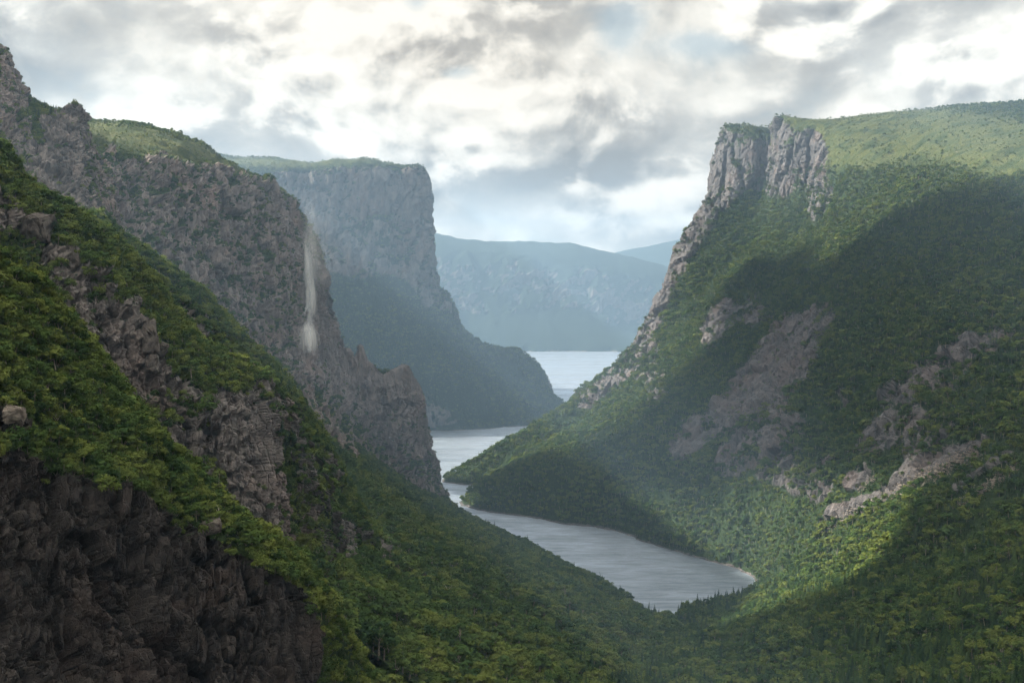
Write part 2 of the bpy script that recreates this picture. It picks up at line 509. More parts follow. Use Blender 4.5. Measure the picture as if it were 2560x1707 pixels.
land('far_hill', cols, 40, MAT_FAR, rock_amp=15, rock_scale=260, soft_amp=14, soft_scale=600, seed=5, veg_thr=0.4)

# ================================================================== the headland across the lake
cols = [
    [(-1900, 4600, 700), P(300, 405, 3600), P(300, 425, 3350), P(300, 560, 3300), P(300, 690, 3240), P(310, 800, 3120), P(320, 950, 3000), P(330, 1080, 2900), (-860, 2850, -50)],
    [(-1300, 4600, 700), P(545, 401, 3550), P(545, 424, 3380), P(548, 560, 3330), P(560, 690, 3270), P(580, 800, 3170), P(610, 950, 3060), P(640, 1085, 2990), (-600, 2920, -50)],
    [(-1000, 4600, 690), P(690, 402, 3520), P(700, 424, 3400), P(706, 550, 3360), P(730, 690, 3300), P(760, 800, 3210), P(800, 950, 3110), WL(840, 1092), (-440, 3020, -50)],
    [(-800, 4600, 690), P(760, 416, 3500), P(770, 430, 3410), P(780, 550, 3370), P(815, 690, 3310), P(850, 800, 3230), P(900, 950, 3150), WL(950, 1085), (-320, 3060, -50)],
    [(-600, 4600, 690), P(905, 408, 3480), P(905, 424, 3420), P(920, 545, 3385), P(945, 690, 3330), P(975, 800, 3270), P(1010, 940, 3200), WL(1060, 1077), (-220, 3120, -50)],
    [(-400, 4500, 690), P(985, 418, 3480), P(985, 432, 3440), P(992, 560, 3410), P(1005, 690, 3370), P(1045, 800, 3330), P(1085, 950, 3250), WL(1140, 1074), (-150, 3140, -50)],
    [(-300, 4400, 680), P(1036, 428, 3480), P(1046, 440, 3460), P(1060, 565, 3450), P(1070, 680, 3440), P(1118, 790, 3460), P(1160, 930, 3340), WL(1210, 1071), (-80, 3150, -50)],
    [(-300, 4500, 600), P(1034, 445, 3640), P(1048, 500, 3600), P(1060, 620, 3600), P(1085, 730, 3600), P(1152, 852, 3560), P(1200, 960, 3410), WL(1260, 1066), (-20, 3200, -50)],
    [(-300, 4600, 400), P(1020, 560, 3900), P(1040, 650, 3850), P(1070, 750, 3780), P(1150, 862, 3720), P(1235, 886, 3620), P(1270, 985, 3470), WL(1310, 1062), (40, 3230, -50)],
    [(-250, 4700, 200), P(1020, 700, 4100), P(1060, 800, 4000), P(1130, 880, 3900), P(1230, 890, 3760), P(1300, 891, 3650), P(1330, 985, 3530), WL(1370, 1052), (110, 3330, -50)],
    [(-200, 4800, 60), P(1040, 860, 4200), P(1100, 880, 4100), P(1200, 895, 3950), P(1290, 905, 3800), P(1346, 922, 3690), P(1370, 985, 3640), WL(1418, 1031), (190, 3560, -50)],
    [(-150, 4800, -40), P(1050, 930, 4250), P(1130, 930, 4150), P(1230, 930, 4000), P(1310, 935, 3880), P(1358, 952, 3790), P(1378, 1000, 3740), WL(1412, 1026), (170, 3760, -50)],
    [(-100, 4800, -60), P(1080, 1010, 4250), P(1150, 1010, 4150), P(1240, 1010, 4030), P(1310, 1010, 3950), P(1350, 1015, 3860), P(1375, 1030, 3800), (130, 3840, -40), (170, 3860, -50)],
]
land('headland', cols, 6.5, MAT_FAR, coarse={0: 8}, rock_amp=15, gully=(1.0, 0.1, 190, 14), rock_scale=95, soft_amp=10, soft_scale=260, seed=11, veg_thr=0.50,
     blobs=[(900, 470, 260, 70, 0, 0.25), (1040, 520, 30, 150, 0, 0.3), (820, 620, 40, 120, -55, 0.2), (900, 620, 30, 120, -55, .15),
            (1250, 960, 130, 60, 0, -0.5), (1000, 950, 300, 120, 0, -0.5)],
     grass=[(700, 405, 500, 18, 0, 1.0)])

# ================================================================== right massif
cols = [
    [(1700, 4300, 700), (1200, 4000, 700), (800, 3750, 690), (740, 3640, 600), (650, 3500, 520), (560, 3400, 430), (430, 3250, 300), (300, 3050, 200), (120, 2800, 90), (-20, 2640, 0), (-90, 2640, -40)],
    [(1500, 3900, 735), P(1850, 343, 3250), P(1812, 350, 3140), P(1782, 490, 3080), P(1728, 590, 3000), P(1695, 675, 2900), P(1616, 828, 2730), P(1505, 971, 2600), P(1298, 1108, 2500), WL(1128, 1199), (-190, 2440, -40)],
    [(1500, 3800, 735), P(1840, 336, 3180), P(1812, 344, 3080), P(1776, 490, 3020), P(1724, 586, 2940), P(1690, 675, 2840), P(1612, 828, 2680), P(1500, 969, 2560), P(1294, 1106, 2470), WL(1128, 1203), (-180, 2380, -40)],
    [(1550, 3700, 735), P(1890, 334, 3100), P(1875, 342, 3010), P(1868, 480, 2960), P(1830, 590, 2890), P(1770, 700, 2770), P(1660, 850, 2610), P(1530, 1000, 2490), P(1340, 1125, 2400), WL(1218, 1214), (-60, 2290, -40)],
    [(1600, 3650, 740), P(1950, 340, 3090), P(1938, 350, 3020), P(1915, 480, 2960), P(1880, 590, 2860), P(1800, 740, 2680), P(1660, 900, 2480), P(1490, 1062, 2310), P(1300, 1186, 2220), WL(1174, 1262), (-140, 2130, -40)],
    [(1700, 3600, 750), P(1985, 310, 2990), P(1966, 318, 2910), P(1958, 440, 2860), P(1930, 570, 2780), P(1870, 720, 2600), P(1760, 880, 2400), P(1620, 1020, 2240), P(1440, 1180, 2100), WL(1370, 1296), (20, 1980, -40)],
    [(1750, 3500, 755), P(2050, 310, 2950), P(2030, 330, 2860), P(2030, 430, 2790), P(2020, 540, 2700), P(1970, 680, 2530), P(1880, 830, 2330), P(1760, 990, 2150), P(1590, 1180, 1990), WL(1530, 1322), (150, 1870, -40)],
    [(1800, 3400, 755), P(2160, 300, 2900), P(2100, 350, 2760), P(2090, 430, 2640), P(2080, 530, 2520), P(2050, 660, 2360), P(1990, 810, 2180), P(1900, 970, 2020), P(1790, 1190, 1840), WL(1700, 1376), (240, 1730, -40)],
    [(1850, 3300, 770), P(2300, 290, 2800), P(2220, 400, 2480), P(2200, 480, 2350), P(2190, 570, 2240), P(2165, 690, 2090), P(2120, 830, 1920), P(2060, 990, 1780), P(1980, 1200, 1650), WL(1892, 1436), (300, 1560, -40)],
    [(1850, 3000, 770), P(2420, 288, 2650), P(2380, 390, 2260), P(2370, 470, 2130), P(2350, 570, 1980), P(2320, 690, 1810), P(2280, 830, 1650), P(2230, 990, 1530), P(2150, 1200, 1430), P(2060, 1400, 1400), P(1990, 1520, 1370)],
    [(1800, 2700, 760), P(2560, 300, 2500), P(2560, 395, 2060), P(2560, 480, 1900), P(2560, 580, 1740), P(2550, 700, 1560), P(2530, 850, 1390), P(2490, 1010, 1270), P(2430, 1190, 1170), P(2350, 1340, 1100), P(2280, 1480, 1060)],
    [(1700, 2200, 720), P(2850, 330, 2250), P(2880, 390, 1820), P(2900, 470, 1660), P(2910, 570, 1500), P(2910, 690, 1330), P(2900, 850, 1170), P(2860, 1010, 1050), P(2800, 1190, 970), P(2740, 1360, 900), P(2680, 1520, 860)],
    [(1600, 1700, 700), P(3300, 330, 1950), P(3300, 390, 1550), P(3320, 470, 1400), P(3340, 570, 1260), P(3340, 690, 1110), P(3320, 850, 970), P(3280, 1010, 870), P(3200, 1190, 800), P(3120, 1360, 750), P(3050, 1540, 700)],
]
G_ROCK = [(1800, 440, 60, 130, 10, 0.40), (1960, 420, 30, 120, 0, 0.40), (2035, 420, 45, 110, 0, 0.40), (2060, 560, 40, 90, 15, 0.24),
          (1700, 640, 45, 190, 30, 0.48), (1640, 790, 30, 120, 30, 0.36), (1890, 600, 60, 60, 0, -.3), (1830, 800, 130, 50, -20, 0.50), (1790, 850, 30, 90, 25, 0.36), (2010, 820, 120, 45, -20, 0.56), (1640, 980, 50, 130, 15, 0.44),
          (1900, 960, 170, 60, -38, 0.58), (1980, 930, 60, 110, 25, 0.44), (1880, 1060, 70, 90, 20, 0.50), (1800, 1060, 140, 40, -40, 0.40), (1960, 1120, 50, 90, 20, 0.60), (1840, 1170, 60, 45, -45, 0.40),
          (1700, 1110, 45, 90, 20, 0.44), (1500, 985, 90, 26, -35, 0.60), (1470, 1040, 60, 22, -50, 0.48), (1600, 890, 40, 120, 30, 0.28), (2380, 920, 200, 55, -28, 0.54), (2250, 1080, 110, 42, -35, 0.54),
          (2340, 1110, 90, 28, -38, 0.40), (2470, 870, 110, 26, -30, 0.36), (2110, 1000, 20, 30, 0, 0.32), (2170, 1210, 30, 14, -45, 0.44), (2080, 1160, 40, 12, -50, 0.32), (1590, 1250, 50, 14, -40, 0.28), (2060, 650, 30, 12, 0, 0.32),
          (2255, 1225, 230, 15, -26, 1.3), (2345, 1180, 115, 26, -27, 1.3), (2475, 1212, 90, 14, -33, 1.3), (2175, 1207, 36, 11, -42, 1.1),
          (1880, 1320, 190, 80, 10, -1.2), (2300, 600, 420, 170, 10, -0.35), (1350, 1150, 220, 60, -30, -0.6), (1500, 1200, 400, 80, 10, -0.4), (2200, 1350, 300, 100, -30, -0.5)]
land('right_massif', cols, 3.9, MAT_MASSIF, coarse={0: 8, 1: 2.5, 10: 3}, rock_amp=10, rock_scale=60, ledge=0.95, fine=0.7, zst=0.6, gully=(0.502, -0.865, 150, 13), soft_amp=9, soft_scale=200, seed=23, veg_thr=0.50, veg_noise=0.30,
     blobs=G_ROCK, grass=[(2300, 330, 500, 85, 3, 1.2), (2120, 390, 110, 40, 0, .8), (2520, 400, 120, 40, 0, 1.0)])

# ================================================================== left cliff with the waterfall, and its crags
cols = [
    [(-900, 1800, 600), P(60, 322, 1420), P(70, 360, 1300), P(80, 480, 1230), P(90, 600, 1190), P(110, 720, 1160), P(140, 850, 1120), P(160, 980, 1090)],
    [(-760, 1850, 600), P(206, 326, 1450), P(210, 372, 1290), P(215, 480, 1250), P(235, 600, 1210), P(260, 720, 1180), P(290, 850, 1150), P(320, 980, 1120)],
    [(-660, 1900, 590), P(271, 328, 1500), P(275, 395, 1340), P(285, 490, 1310), P(310, 620, 1280), P(340, 740, 1260), P(380, 860, 1230), P(420, 980, 1200)],
    [(-600, 1950, 580), P(349, 331, 1520), P(350, 398, 1400), P(362, 500, 1360), P(382, 630, 1340), P(405, 760, 1320), P(450, 870, 1290), P(500, 990, 1260)],
    [(-520, 2000, 560), P(428, 348, 1540), P(430, 400, 1450), P(442, 510, 1415), P(460, 650, 1400), P(485, 780, 1380), P(540, 890, 1350), P(600, 1010, 1320)],
    [(-460, 2050, 540), P(485, 372, 1560), P(490, 412, 1490), P(500, 520, 1460), P(512, 670, 1440), P(540, 800, 1425), P(600, 925, 1400), P(655, 1040, 1380)],
    [(-430, 2080, 530), P(534, 401, 1590), P(540, 430, 1530), P(550, 545, 1500), P(565, 690, 1485), P(595, 830, 1470), P(655, 955, 1450), P(710, 1060, 1430)],
    [(-400, 2100, 500), P(612, 442, 1640), P(616, 468, 1600), P(625, 580, 1575), P(645, 720, 1560), P(680, 860, 1550), P(735, 985, 1530), P(790, 1090, 1510)],
    [(-380, 2150, 470), P(664, 463, 1690), P(668, 490, 1660), P(685, 620, 1630), P(712, 770, 1610), P(755, 920, 1595), P(800, 1045, 1580), P(850, 1150, 1560)],
    [(-380, 2200, 450), P(690, 490, 1740), P(694, 515, 1720), P(712, 650, 1690), P(738, 790, 1670), P(772, 930, 1650), P(812, 1052, 1630), P(862, 1158, 1610)],
    [(-370, 2250, 440), P(722, 528, 1790), P(728, 555, 1790), P(752, 680, 1810), P(766, 800, 1810), P(785, 920, 1790), P(822, 1055, 1720), P(880, 1165, 1680)],
    [(-360, 2350, 420), P(748, 562, 1830), P(760, 607, 1830), P(794, 705, 1860), P(799, 792, 1880), P(827, 870, 1900), P(850, 1060, 1830), P(900, 1175, 1780)],
    [(-340, 2400, 330), P(738, 562, 1900), P(752, 610, 1900), P(784, 705, 1960), P(794, 800, 1990), P(836, 884, 2010), P(870, 1075, 1880), P(920, 1190, 1830)],
    [(-330, 2450, 200), P(830, 905, 2080), P(842, 892, 2050), P(856, 878, 1990), P(866, 950, 1970), P(880, 1030, 1950), P(905, 1120, 1920), P(950, 1230, 1880)],
    [(-310, 2450, 150), P(868, 900, 2080), P(870, 886, 2050), P(874, 879, 2000), P(882, 950, 1985), P(896, 1040, 1970), P(920, 1135, 1945), P(970, 1245, 1910)],
    [(-300, 2420, 130), P(884, 912, 2080), P(886, 900, 2050), P(887, 893, 2005), P(897, 960, 1995), P(908, 1050, 1982), P(932, 1150, 1960), P(985, 1255, 1930)],
    [(-290, 2400, 120), P(902, 905, 2075), P(903, 880, 2050), P(903, 866, 2010), P(909, 960, 2000), P(920, 1060, 1990), P(945, 1160, 1975), P(1000, 1260, 1950)],
    [(-280, 2400, 110), P(916, 920, 2075), P(917, 905, 2055), P(917, 897, 2018), P(925, 970, 2008), P(935, 1070, 2000), P(960, 1175, 1985), P(1015, 1270, 1965)],
    [(-260, 2400, 90), P(950, 955, 2080), P(951, 945, 2060), P(952, 935, 2030), P(957, 1010, 2022), P(968, 1095, 2016), P(990, 1195, 2005), P(1040, 1285, 1985)],
    [(-230, 2400, 70), P(1000, 945, 2110), P(1002, 928, 2090), P(1005, 918, 2060), P(1008, 1000, 2050), P(1018, 1090, 2045), P(1035, 1200, 2035), P(1070, 1292, 2020)],
    [(-210, 2400, 50), P(1014, 940, 2110), P(1016, 925, 2095), P(1018, 916, 2075), P(1024, 1000, 2065), P(1036, 1100, 2062), P(1055, 1210, 2055), P(1085, 1296, 2040)],
    [(-200, 2420, 20), P(1030, 960, 2130), P(1034, 953, 2120), P(1040, 970, 2105), P(1048, 1040, 2095), P(1066, 1130, 2095), P(1088, 1215, 2095), WL(1118, 1282)],
    [(-200, 2450, 0), P(1022, 1000, 2210), P(1030, 1010, 2190), P(1042, 1030, 2170), P(1056, 1090, 2160), P(1072, 1160, 2150), P(1096, 1225, 2140), (-100, 2150, -30)],
]
land('waterfall_cliff', cols, 2.3, MAT_CLIFF, coarse={0: 8, 1: 1.5, 6: 3}, rock_amp=9.5, ledge=0.75, gully=(-0.36, 0.93, 90, 6), rock_scale=34, soft_amp=6, soft_scale=140, seed=37, veg_thr=0.72, veg_noise=0.50, ledge_thr=0.72, zst=0.65,
     calm=[(950, 915, 150, 50, 10, 1.0)], blobs=[(903, 900, 30, 45, 0, 1.0), (1012, 960, 45, 60, 0, 1.0), (868, 900, 36, 36, 0, 0.9), (800, 800, 60, 160, 20, 0.6), (960, 1000, 160, 90, 20, 0.35), (690, 520, 60, 90, 0, .3), (470, 560, 60, 180, 5, -0.25), (580, 640, 50, 90, 10, -0.15),
            (960, 1180, 120, 60, 20, -0.15), (250, 560, 40, 180, 8, -0.1), (1020, 1130, 30, 60, 0, -.2)],
     grass=[(380, 355, 190, 40, 12, 1.3), (230, 340, 60, 30, 0, 1.0), (600, 430, 100, 14, 28, .8)])

# ================================================================== upper left buttress
cols = [
    [P(-260, 30, 1100), P(-260, 30, 860), P(-250, 150, 800), P(-240, 300, 760), P(-230, 450, 730), P(-220, 620, 710), P(-210, 800, 690)],
    [P(-60, 120, 1100), P(-60, 105, 850), P(-50, 200, 805), P(-40, 320, 770), P(-20, 450, 740), P(0, 600, 720), P(20, 760, 700)],
    [P(5, 200, 1080), P(6, 150, 850), P(10, 230, 815), P(18, 330, 780), P(35, 450, 745), P(60, 590, 725), P(80, 740, 705)],
    [P(40, 240, 1060), P(30, 208, 860), P(34, 260, 830), P(50, 350, 790), P(75, 460, 755), P(100, 590, 735), P(120, 730, 715)],
    [P(85, 262, 1000), P(78, 262, 870), P(80, 300, 835), P(92, 380, 795), P(112, 480, 762), P(140, 600, 742), P(165, 730, 722)],
    [P(135, 290, 980), P(132, 278, 860), P(134, 310, 830), P(140, 390, 800), P(160, 490, 772), P(188, 610, 752), P(215, 735, 732)],
    [P(170, 300, 980), P(176, 288, 855), P(180, 330, 835), P(186, 410, 812), P(204, 505, 788), P(232, 615, 768), P(262, 740, 748)],
    [P(185, 345, 990), P(190, 315, 880), P(206, 350, 860), P(222, 420, 842), P(245, 510, 825), P(275, 620, 805), P(300, 745, 785)],
    [P(190, 370, 1000), P(194, 345, 920), P(212, 375, 905), P(232, 440, 890), P(258, 520, 880), P(288, 620, 865), P(310, 745, 850)],
    [P(190, 450, 1060), P(190, 420, 1020), P(205, 440, 1010), P(225, 480, 1000), P(250, 550, 990), P(280, 640, 980), P(300, 750, 970)],
]
land('upper_buttress', cols, 1.4, MAT_MID, coarse={0: 5}, rock_amp=5.6, rock_scale=20, soft_amp=3.5, soft_scale=70, seed=51, veg_thr=0.80, veg_noise=0.50, strata=0.1, ledge_thr=1.0, zst=0.6,
     blobs=[(150, 400, 60, 120, 10, 0.25)], grass=[(110, 255, 90, 14, 25, 1.0)])

# ================================================================== forest slope on the left shore
cols = [
    [P(470, 700, 1950), P(560, 800, 1900), P(700, 940, 1900), P(830, 1070, 1930), P(960, 1185, 2010), WL(1116, 1273), (-60, 2190, -40)],
    [P(440, 700, 1650), P(520, 795, 1580), P(680, 965, 1600), P(830, 1112, 1640), P(1000, 1235, 1740), WL(1232, 1338), (30, 1960, -40)],
    [P(420, 700, 1400), P(480, 805, 1320), P(680, 1015, 1340), P(850, 1172, 1395), P(1050, 1292, 1485), WL(1422, 1438), (130, 1690, -40)],
    [P(400, 720, 1200), P(450, 825, 1120), P(680, 1072, 1130), P(880, 1252, 1190), P(1130, 1372, 1275), WL(1562, 1512), (190, 1535, -40)],
    [P(400, 780, 1020), P(450, 902, 930), P(700, 1152, 955), P(930, 1342, 1005), P(1220, 1472, 1085), WL(1682, 1580), (235, 1400, -30)],
    [P(430, 850, 880), P(500, 1002, 810), P(740, 1252, 825), P(980, 1432, 865), P(1280, 1562, 940), P(1630, 1618, 1160), P(1720, 1660, 1180)],
    [P(450, 980, 780), P(520, 1105, 705), P(780, 1345, 715), P(1020, 1515, 755), P(1320, 1640, 830), P(1600, 1680, 1010), P(1720, 1720, 1040)],
    [P(480, 1120, 680), P(560, 1255, 610), P(800, 1455, 615), P(1060, 1615, 645), P(1350, 1740, 725), P(1600, 1770, 870), P(1740, 1800, 900)],
    [P(520, 1280, 580), P(600, 1405, 505), P(850, 1610, 510), P(1100, 1765, 545), P(1400, 1900, 610), P(1600, 1960, 710), P(1760, 1980, 750)],
]
land('left_shore_slope', cols, 5.0, MAT_MID, rock_amp=5, rock_scale=26, soft_amp=8, soft_scale=110, seed=67, gully=(0.36, -0.93, 120, 7), veg_thr=0.15, veg_noise=0.25,
     blobs=[(990, 1390, 26, 60, -25, 0.75), (870, 1240, 14, 60, -25, 0.5), (950, 1350, 16, 50, -20, .5)])

# ================================================================== near wooded spur below the buttress
cols = [
    [P(640, 1240, 760), P(660, 1235, 700), P(640, 1300, 640), P(620, 1400, 590), P(600, 1500, 540), P(600, 1640, 490), P(620, 1800, 450)],
    [P(730, 1330, 760), P(735, 1310, 700), P(720, 1370, 640), P(710, 1450, 590), P(700, 1540, 545), P(710, 1660, 500), P(730, 1800, 460)],
    [P(880, 1470, 760), P(872, 1432, 690), P(840, 1480, 630), P(820, 1540, 580), P(810, 1610, 540), P(830, 1710, 500), P(850, 1830, 470)],
    [P(1010, 1560, 740), P(1000, 1518, 670), P(960, 1560, 620), P(930, 1610, 575), P(920, 1670, 540), P(940, 1760, 505), P(950, 1860, 475)],
    [P(1160, 1640, 730), P(1150, 1598, 655), P(1100, 1640, 610), P(1060, 1690, 570), P(1040, 1740, 540), P(1040, 1810, 510), P(1050, 1900, 480)],
    [P(1360, 1730, 730), P(1350, 1692, 640), P(1280, 1730, 600), P(1220, 1780, 565), P(1180, 1830, 540), P(1160, 1890, 510), P(1150, 1960, 485)],
    [P(1500, 1800, 720), P(1500, 1770, 630), P(1420, 1810, 595), P(1350, 1850, 560), P(1300, 1900, 535), P(1260, 1950, 510), P(1240, 2020, 490)],
]
land('near_wooded_spur', cols, 3.0, MAT_MID, rock_amp=3, rock_scale=16, soft_amp=3.5, soft_scale=60, seed=71, veg_thr=0.2, veg_noise=0.3)

# ================================================================== left mid buttress (two ribs)
cols = []
for px, py, Y in [(230, 545, 640), (290, 588, 640), (376, 642, 642), (415, 676, 645), (447, 702, 648), (502, 738, 655), (530, 780, 658), (557, 812, 660), (587, 837, 664),
                  (605, 867, 668), (640, 885, 672), (672, 924, 678), (697, 958, 684), (723, 1014, 690), (758, 1086, 698), (788, 1162, 706), (823, 1233, 716), (850, 1290, 726), (872, 1380, 740)]:
    c = P(px, py, Y)
    cols.append([c + np.array([25, 110, -75]), c + np.array([9, 45, -22]), c, P(px - 35, py + 75, Y - 26), P(px - 62, py + 190, Y - 44), P(px - 80, py + 330, Y - 58), P(px - 90, py + 520, Y - 70)])
c = np.array(cols[-1]); cols.append(list(c + np.array([10, 70, -10])))
land('back_rib', cols, 1.1, MAT_MID, coarse={0: 4}, rock_amp=5.2, rock_scale=15, soft_amp=2.5, soft_scale=50, seed=83, veg_thr=0.66, veg_noise=0.55, strata=0.2, ledge_thr=0.85, zst=0.7, rows=[-.4, -.4, -.6, .05, .1, .1, .1])

cols = []
for px, py, Y in [(-180, 260, 515), (-80, 330, 518), (0, 380, 520), (58, 462, 525), (110, 490, 528), (160, 515, 530), (233, 568, 535), (300, 632, 539), (334, 660, 541), (362, 702, 544), (392, 742, 547),
                  (415, 778, 550), (461, 828, 553), (490, 855, 556), (530, 886, 560), (587, 908, 564), (625, 924, 568), (648, 945, 574), (664, 1000, 582), (690, 1090, 590), (712, 1180, 598), (735, 1290, 606), (752, 1400, 614)]:
    c = P(px, py, Y)
    k = np.clip((px - 350) / 250, 0, 1)
    cols.append([c + np.array([18, 80, -60]), c + np.array([8, 32, -18]), c, P(px - 20 + 5 * k, py + 75, Y - 20), P(px - 40 + 10 * k, py + 190 - 20 * k, Y - 34), P(px - 60 + 25 * k, py + 330, Y - 46 + 8 * k), P(px - 80 + 40 * k, py + 500, Y - 56 + 12 * k), P(px - 90 + 50 * k, py + 720, Y - 64 + 14 * k)])
c = np.array(cols[-1]); cols.append(list(c + np.array([10, 60, -10])))
land('mid_buttress', cols, 0.85, MAT_MID, coarse={0: 4, 6: 2}, rock_amp=4.8, rock_scale=12, soft_amp=2.5, soft_scale=40, seed=91, veg_thr=0.58, veg_noise=0.70, strata=0.2, ledge=0.6, ledge_thr=0.85, zst=0.7, rows=[-.5, -.5, -.6, -.1, .05, .05, 0, 0],
     blobs=[(330, 940, 60, 130, 15, .35), (130, 640, 30, 60, 0, .35), (600, 1040, 90, 110, 10, 0.5), (620, 1200, 80, 120, 10, .4), (280, 880, 80, 110, 30, 0.30), (170, 800, 60, 160, 10, 0.15), (200, 620, 200, 40, 32, -0.5), (480, 900, 150, 40, 30, -.5), (420, 1100, 90, 150, 20, -0.2), (80, 620, 60, 120, 0, -0.15)])

# ================================================================== dark foreground cliff
cols = []
RT_X = [-300, 0, 81, 216, 351, 432, 540, 637, 702, 760, 900]
RT_Y = [1080, 1100, 1141, 1184, 1227, 1292, 1335, 1389, 1454, 1520, 1800]
for px, py, Y in [(-260, 560, 322), (-120, 620, 326), (0, 685, 330), (65, 735, 332), (141, 842, 335), (205, 944, 336), (270, 1010, 338), (346, 1080, 340), (389, 1118, 342), (432, 1180, 344), (486, 1224, 346),
                  (540, 1266, 348), (621, 1320, 350), (691, 1385, 352), (729, 1440, 355), (758, 1495, 358), (784, 1590, 364), (800, 1655, 370), (845, 1700, 378), (880, 1790, 386)]:
    c = P(px, py, Y)
    x2 = px - 18
    ry = max(np.interp(x2, RT_X, RT_Y), py + 25)
    k = np.clip(1 - (px + 100) / 700, 0.15, 1)
    cols.append([c + np.array([16, 60, -50]), c + np.array([7, 26, -15]), c, P(px - 9, (py + ry) / 2 - 6, Y - 22 * k), P(x2, ry, Y - 38 * k - 3), P(x2 - 4, ry + 140, Y - 38 * k - 10), P(x2 - 8, ry + 300, Y - 38 * k - 18), P(x2 - 12, ry + 520, Y - 38 * k - 28), P(x2 - 16, ry + 800, Y - 38 * k - 44)])
c = np.array(cols[-1]); cols.append(list(c + np.array([8, 40, -10])))
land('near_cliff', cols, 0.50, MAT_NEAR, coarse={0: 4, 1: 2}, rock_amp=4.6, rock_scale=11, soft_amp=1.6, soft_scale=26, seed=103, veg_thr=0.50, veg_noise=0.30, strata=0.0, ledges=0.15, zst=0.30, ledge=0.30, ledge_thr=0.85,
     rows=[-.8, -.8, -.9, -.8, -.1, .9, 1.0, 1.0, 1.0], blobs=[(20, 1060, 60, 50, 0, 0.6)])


# ================================================================== valley head (right foreground woods): smooth height field
def tps(pts, q):
    pts = np.array(pts, float); n = len(pts)
    U = lambda r2: np.where(r2 > 1e-9, r2 * np.log(np.maximum(r2, 1e-9)), 0)
    A = np.zeros((n + 3, n + 3))
    dd = ((pts[:, None, :2] - pts[None, :, :2]) ** 2).sum(-1)
    A[:n, :n] = U(dd / 1e4) + np.eye(n) * 0.02
    A[:n, n] = 1; A[:n, n + 1:] = pts[:, :2] / 1000
    A[n:, :n] = A[:n, n:].T
    b = np.zeros(n + 3); b[:n] = pts[:, 2]
    s = np.linalg.solve(A, b)
    out = np.zeros(len(q))
    for i in range(n):
        out += s[i] * U(((q[:, :2] - pts[i, :2]) ** 2).sum(-1) / 1e4)
    return out + s[n] + q[:, 0] / 1000 * s[n + 1] + q[:, 1] / 1000 * s[n + 2]


HP = [WL(1690, 1577), WL(1672, 1543), WL(1700, 1528), WL(1780, 1500), WL(1895, 1458), (120, 1450, -18), (200, 1580, -15), (100, 1350, -12), (280, 1680, -15),
      P(1720, 1560, 1380), P(1800, 1535, 1390), P(1900, 1490, 1480), P(2000, 1450, 1450), P(2100, 1410, 1390), P(2200, 1390, 1280), P(2350, 1360, 1130), P(2500, 1340, 1010),
      P(2560, 1500, 800), P(2560, 1640, 680), P(2400, 1600, 790), P(2200, 1600, 860), P(2000, 1600, 960), P(1900, 1570, 1110), P(1750, 1600, 1210), P(1700, 1620, 1150), P(1800, 1690, 910), P(1600, 1690, 960),
      P(2100, 1700, 760), P(2500, 1707, 610), P(2000, 1900, 600), P(2600, 1900, 470), P(2800, 1600, 600), P(2800, 1400, 760), P(2900, 1800, 430), P(1500, 1760, 800), P(1400, 1900, 650), (0, 1000, 55), (-60, 850, 90), (-100, 700, 120), (500, 1500, 150), (600, 1300, 230)]
gx, gy = np.meshgrid(np.arange(-60, 560, 5.0), np.arange(470, 1720, 5.0), indexing='ij')
q = np.stack([gx.ravel(), gy.ravel(), np.zeros(gx.size)], 1)
hz = tps(HP, q) + 4.0 * fbm(q / 120 + 5.1, 4, seed=131) + 2.0 * fbm(q / 35 + 2.1, 3, seed=135)
g = np.stack([gx, gy, hz.reshape(gx.shape)], -1)
rkH = smooth01(blob_mask(g.reshape(-1, 3), [(2500, 1640, 60, 20, -30, 0.45), (2380, 1690, 20, 9, 0, .5)]) + 0.25 * fbm(q / 14, 3, seed=9), 0.25, 0.5)
obH = grid_mesh('valley_floor', g, {'rock': rkH, 'grass': np.zeros(len(q))}, MAT_MID)
obH['kind'] = 'structure'
TERRAINS.append(('valley_floor', g, grid_normals(g), rkH.reshape(gx.shape), np.zeros(gx.shape)))

# ================================================================== the slope behind and under the camera
cols = []
for x in (-900, -500, -200, 0, 200, 500, 900):
    a_ = abs(x) / 900
    cols.append([(x, -1200, 760 + 60 * a_), (x, -700, 640 + 80 * a_), (x, -350, 500 + 120 * a_), (x, -120, 415 + 120 * a_), (x, 0, 376 + 110 * a_ if abs(x) < 250 else 420 + 60 * a_),
                 (x, 40, 345 + 90 * a_ if abs(x) < 250 else 390), (x, 110, 285 + 40 * a_), (x, 200, 235)])
land('camera_hillside', cols, 22, MAT_MID, rock_amp=3, rock_scale=30, soft_amp=0.0, soft_scale=100, seed=151, veg_thr=0.3)

# ================================================================== lake
m = bpy.data.materials.new('lake_water'); m.use_nodes = True
t = NT(m.node_tree)
pos = t.n('ShaderNodeNewGeometry').outputs['Position']
pw = t.vm('MULTIPLY', pos, (0.55, 1.0, 1.0))
w1 = t.noise(pw, 0.35, 4, 0.6)
w2 = t.noise(t.vm('MULTIPLY', pos, (0.4, 1.0, 1.0)), 0.07, 5, 0.65)
gust = t.noise(t.vm('MULTIPLY', pos, (0.0035, 0.016, 1.0)), 1.0, 7, 0.68, 0.4)
bmp = t.n('ShaderNodeBump', {'Strength': t.ramp(gust, 0.3, 0.7, 0.35, 0.75), 'Distance': 1.6, 'Height': t.m('ADD', w1, t.m('MULTIPLY', w2, 3.5))})
gls = t.n('ShaderNodeBsdfGlossy', {'Color': C4(0.80, 0.88, 1.0), 'Roughness': t.ramp(gust, 0.35, 0.65, 0.36, 0.50), 'Normal': bmp.outputs[0]})
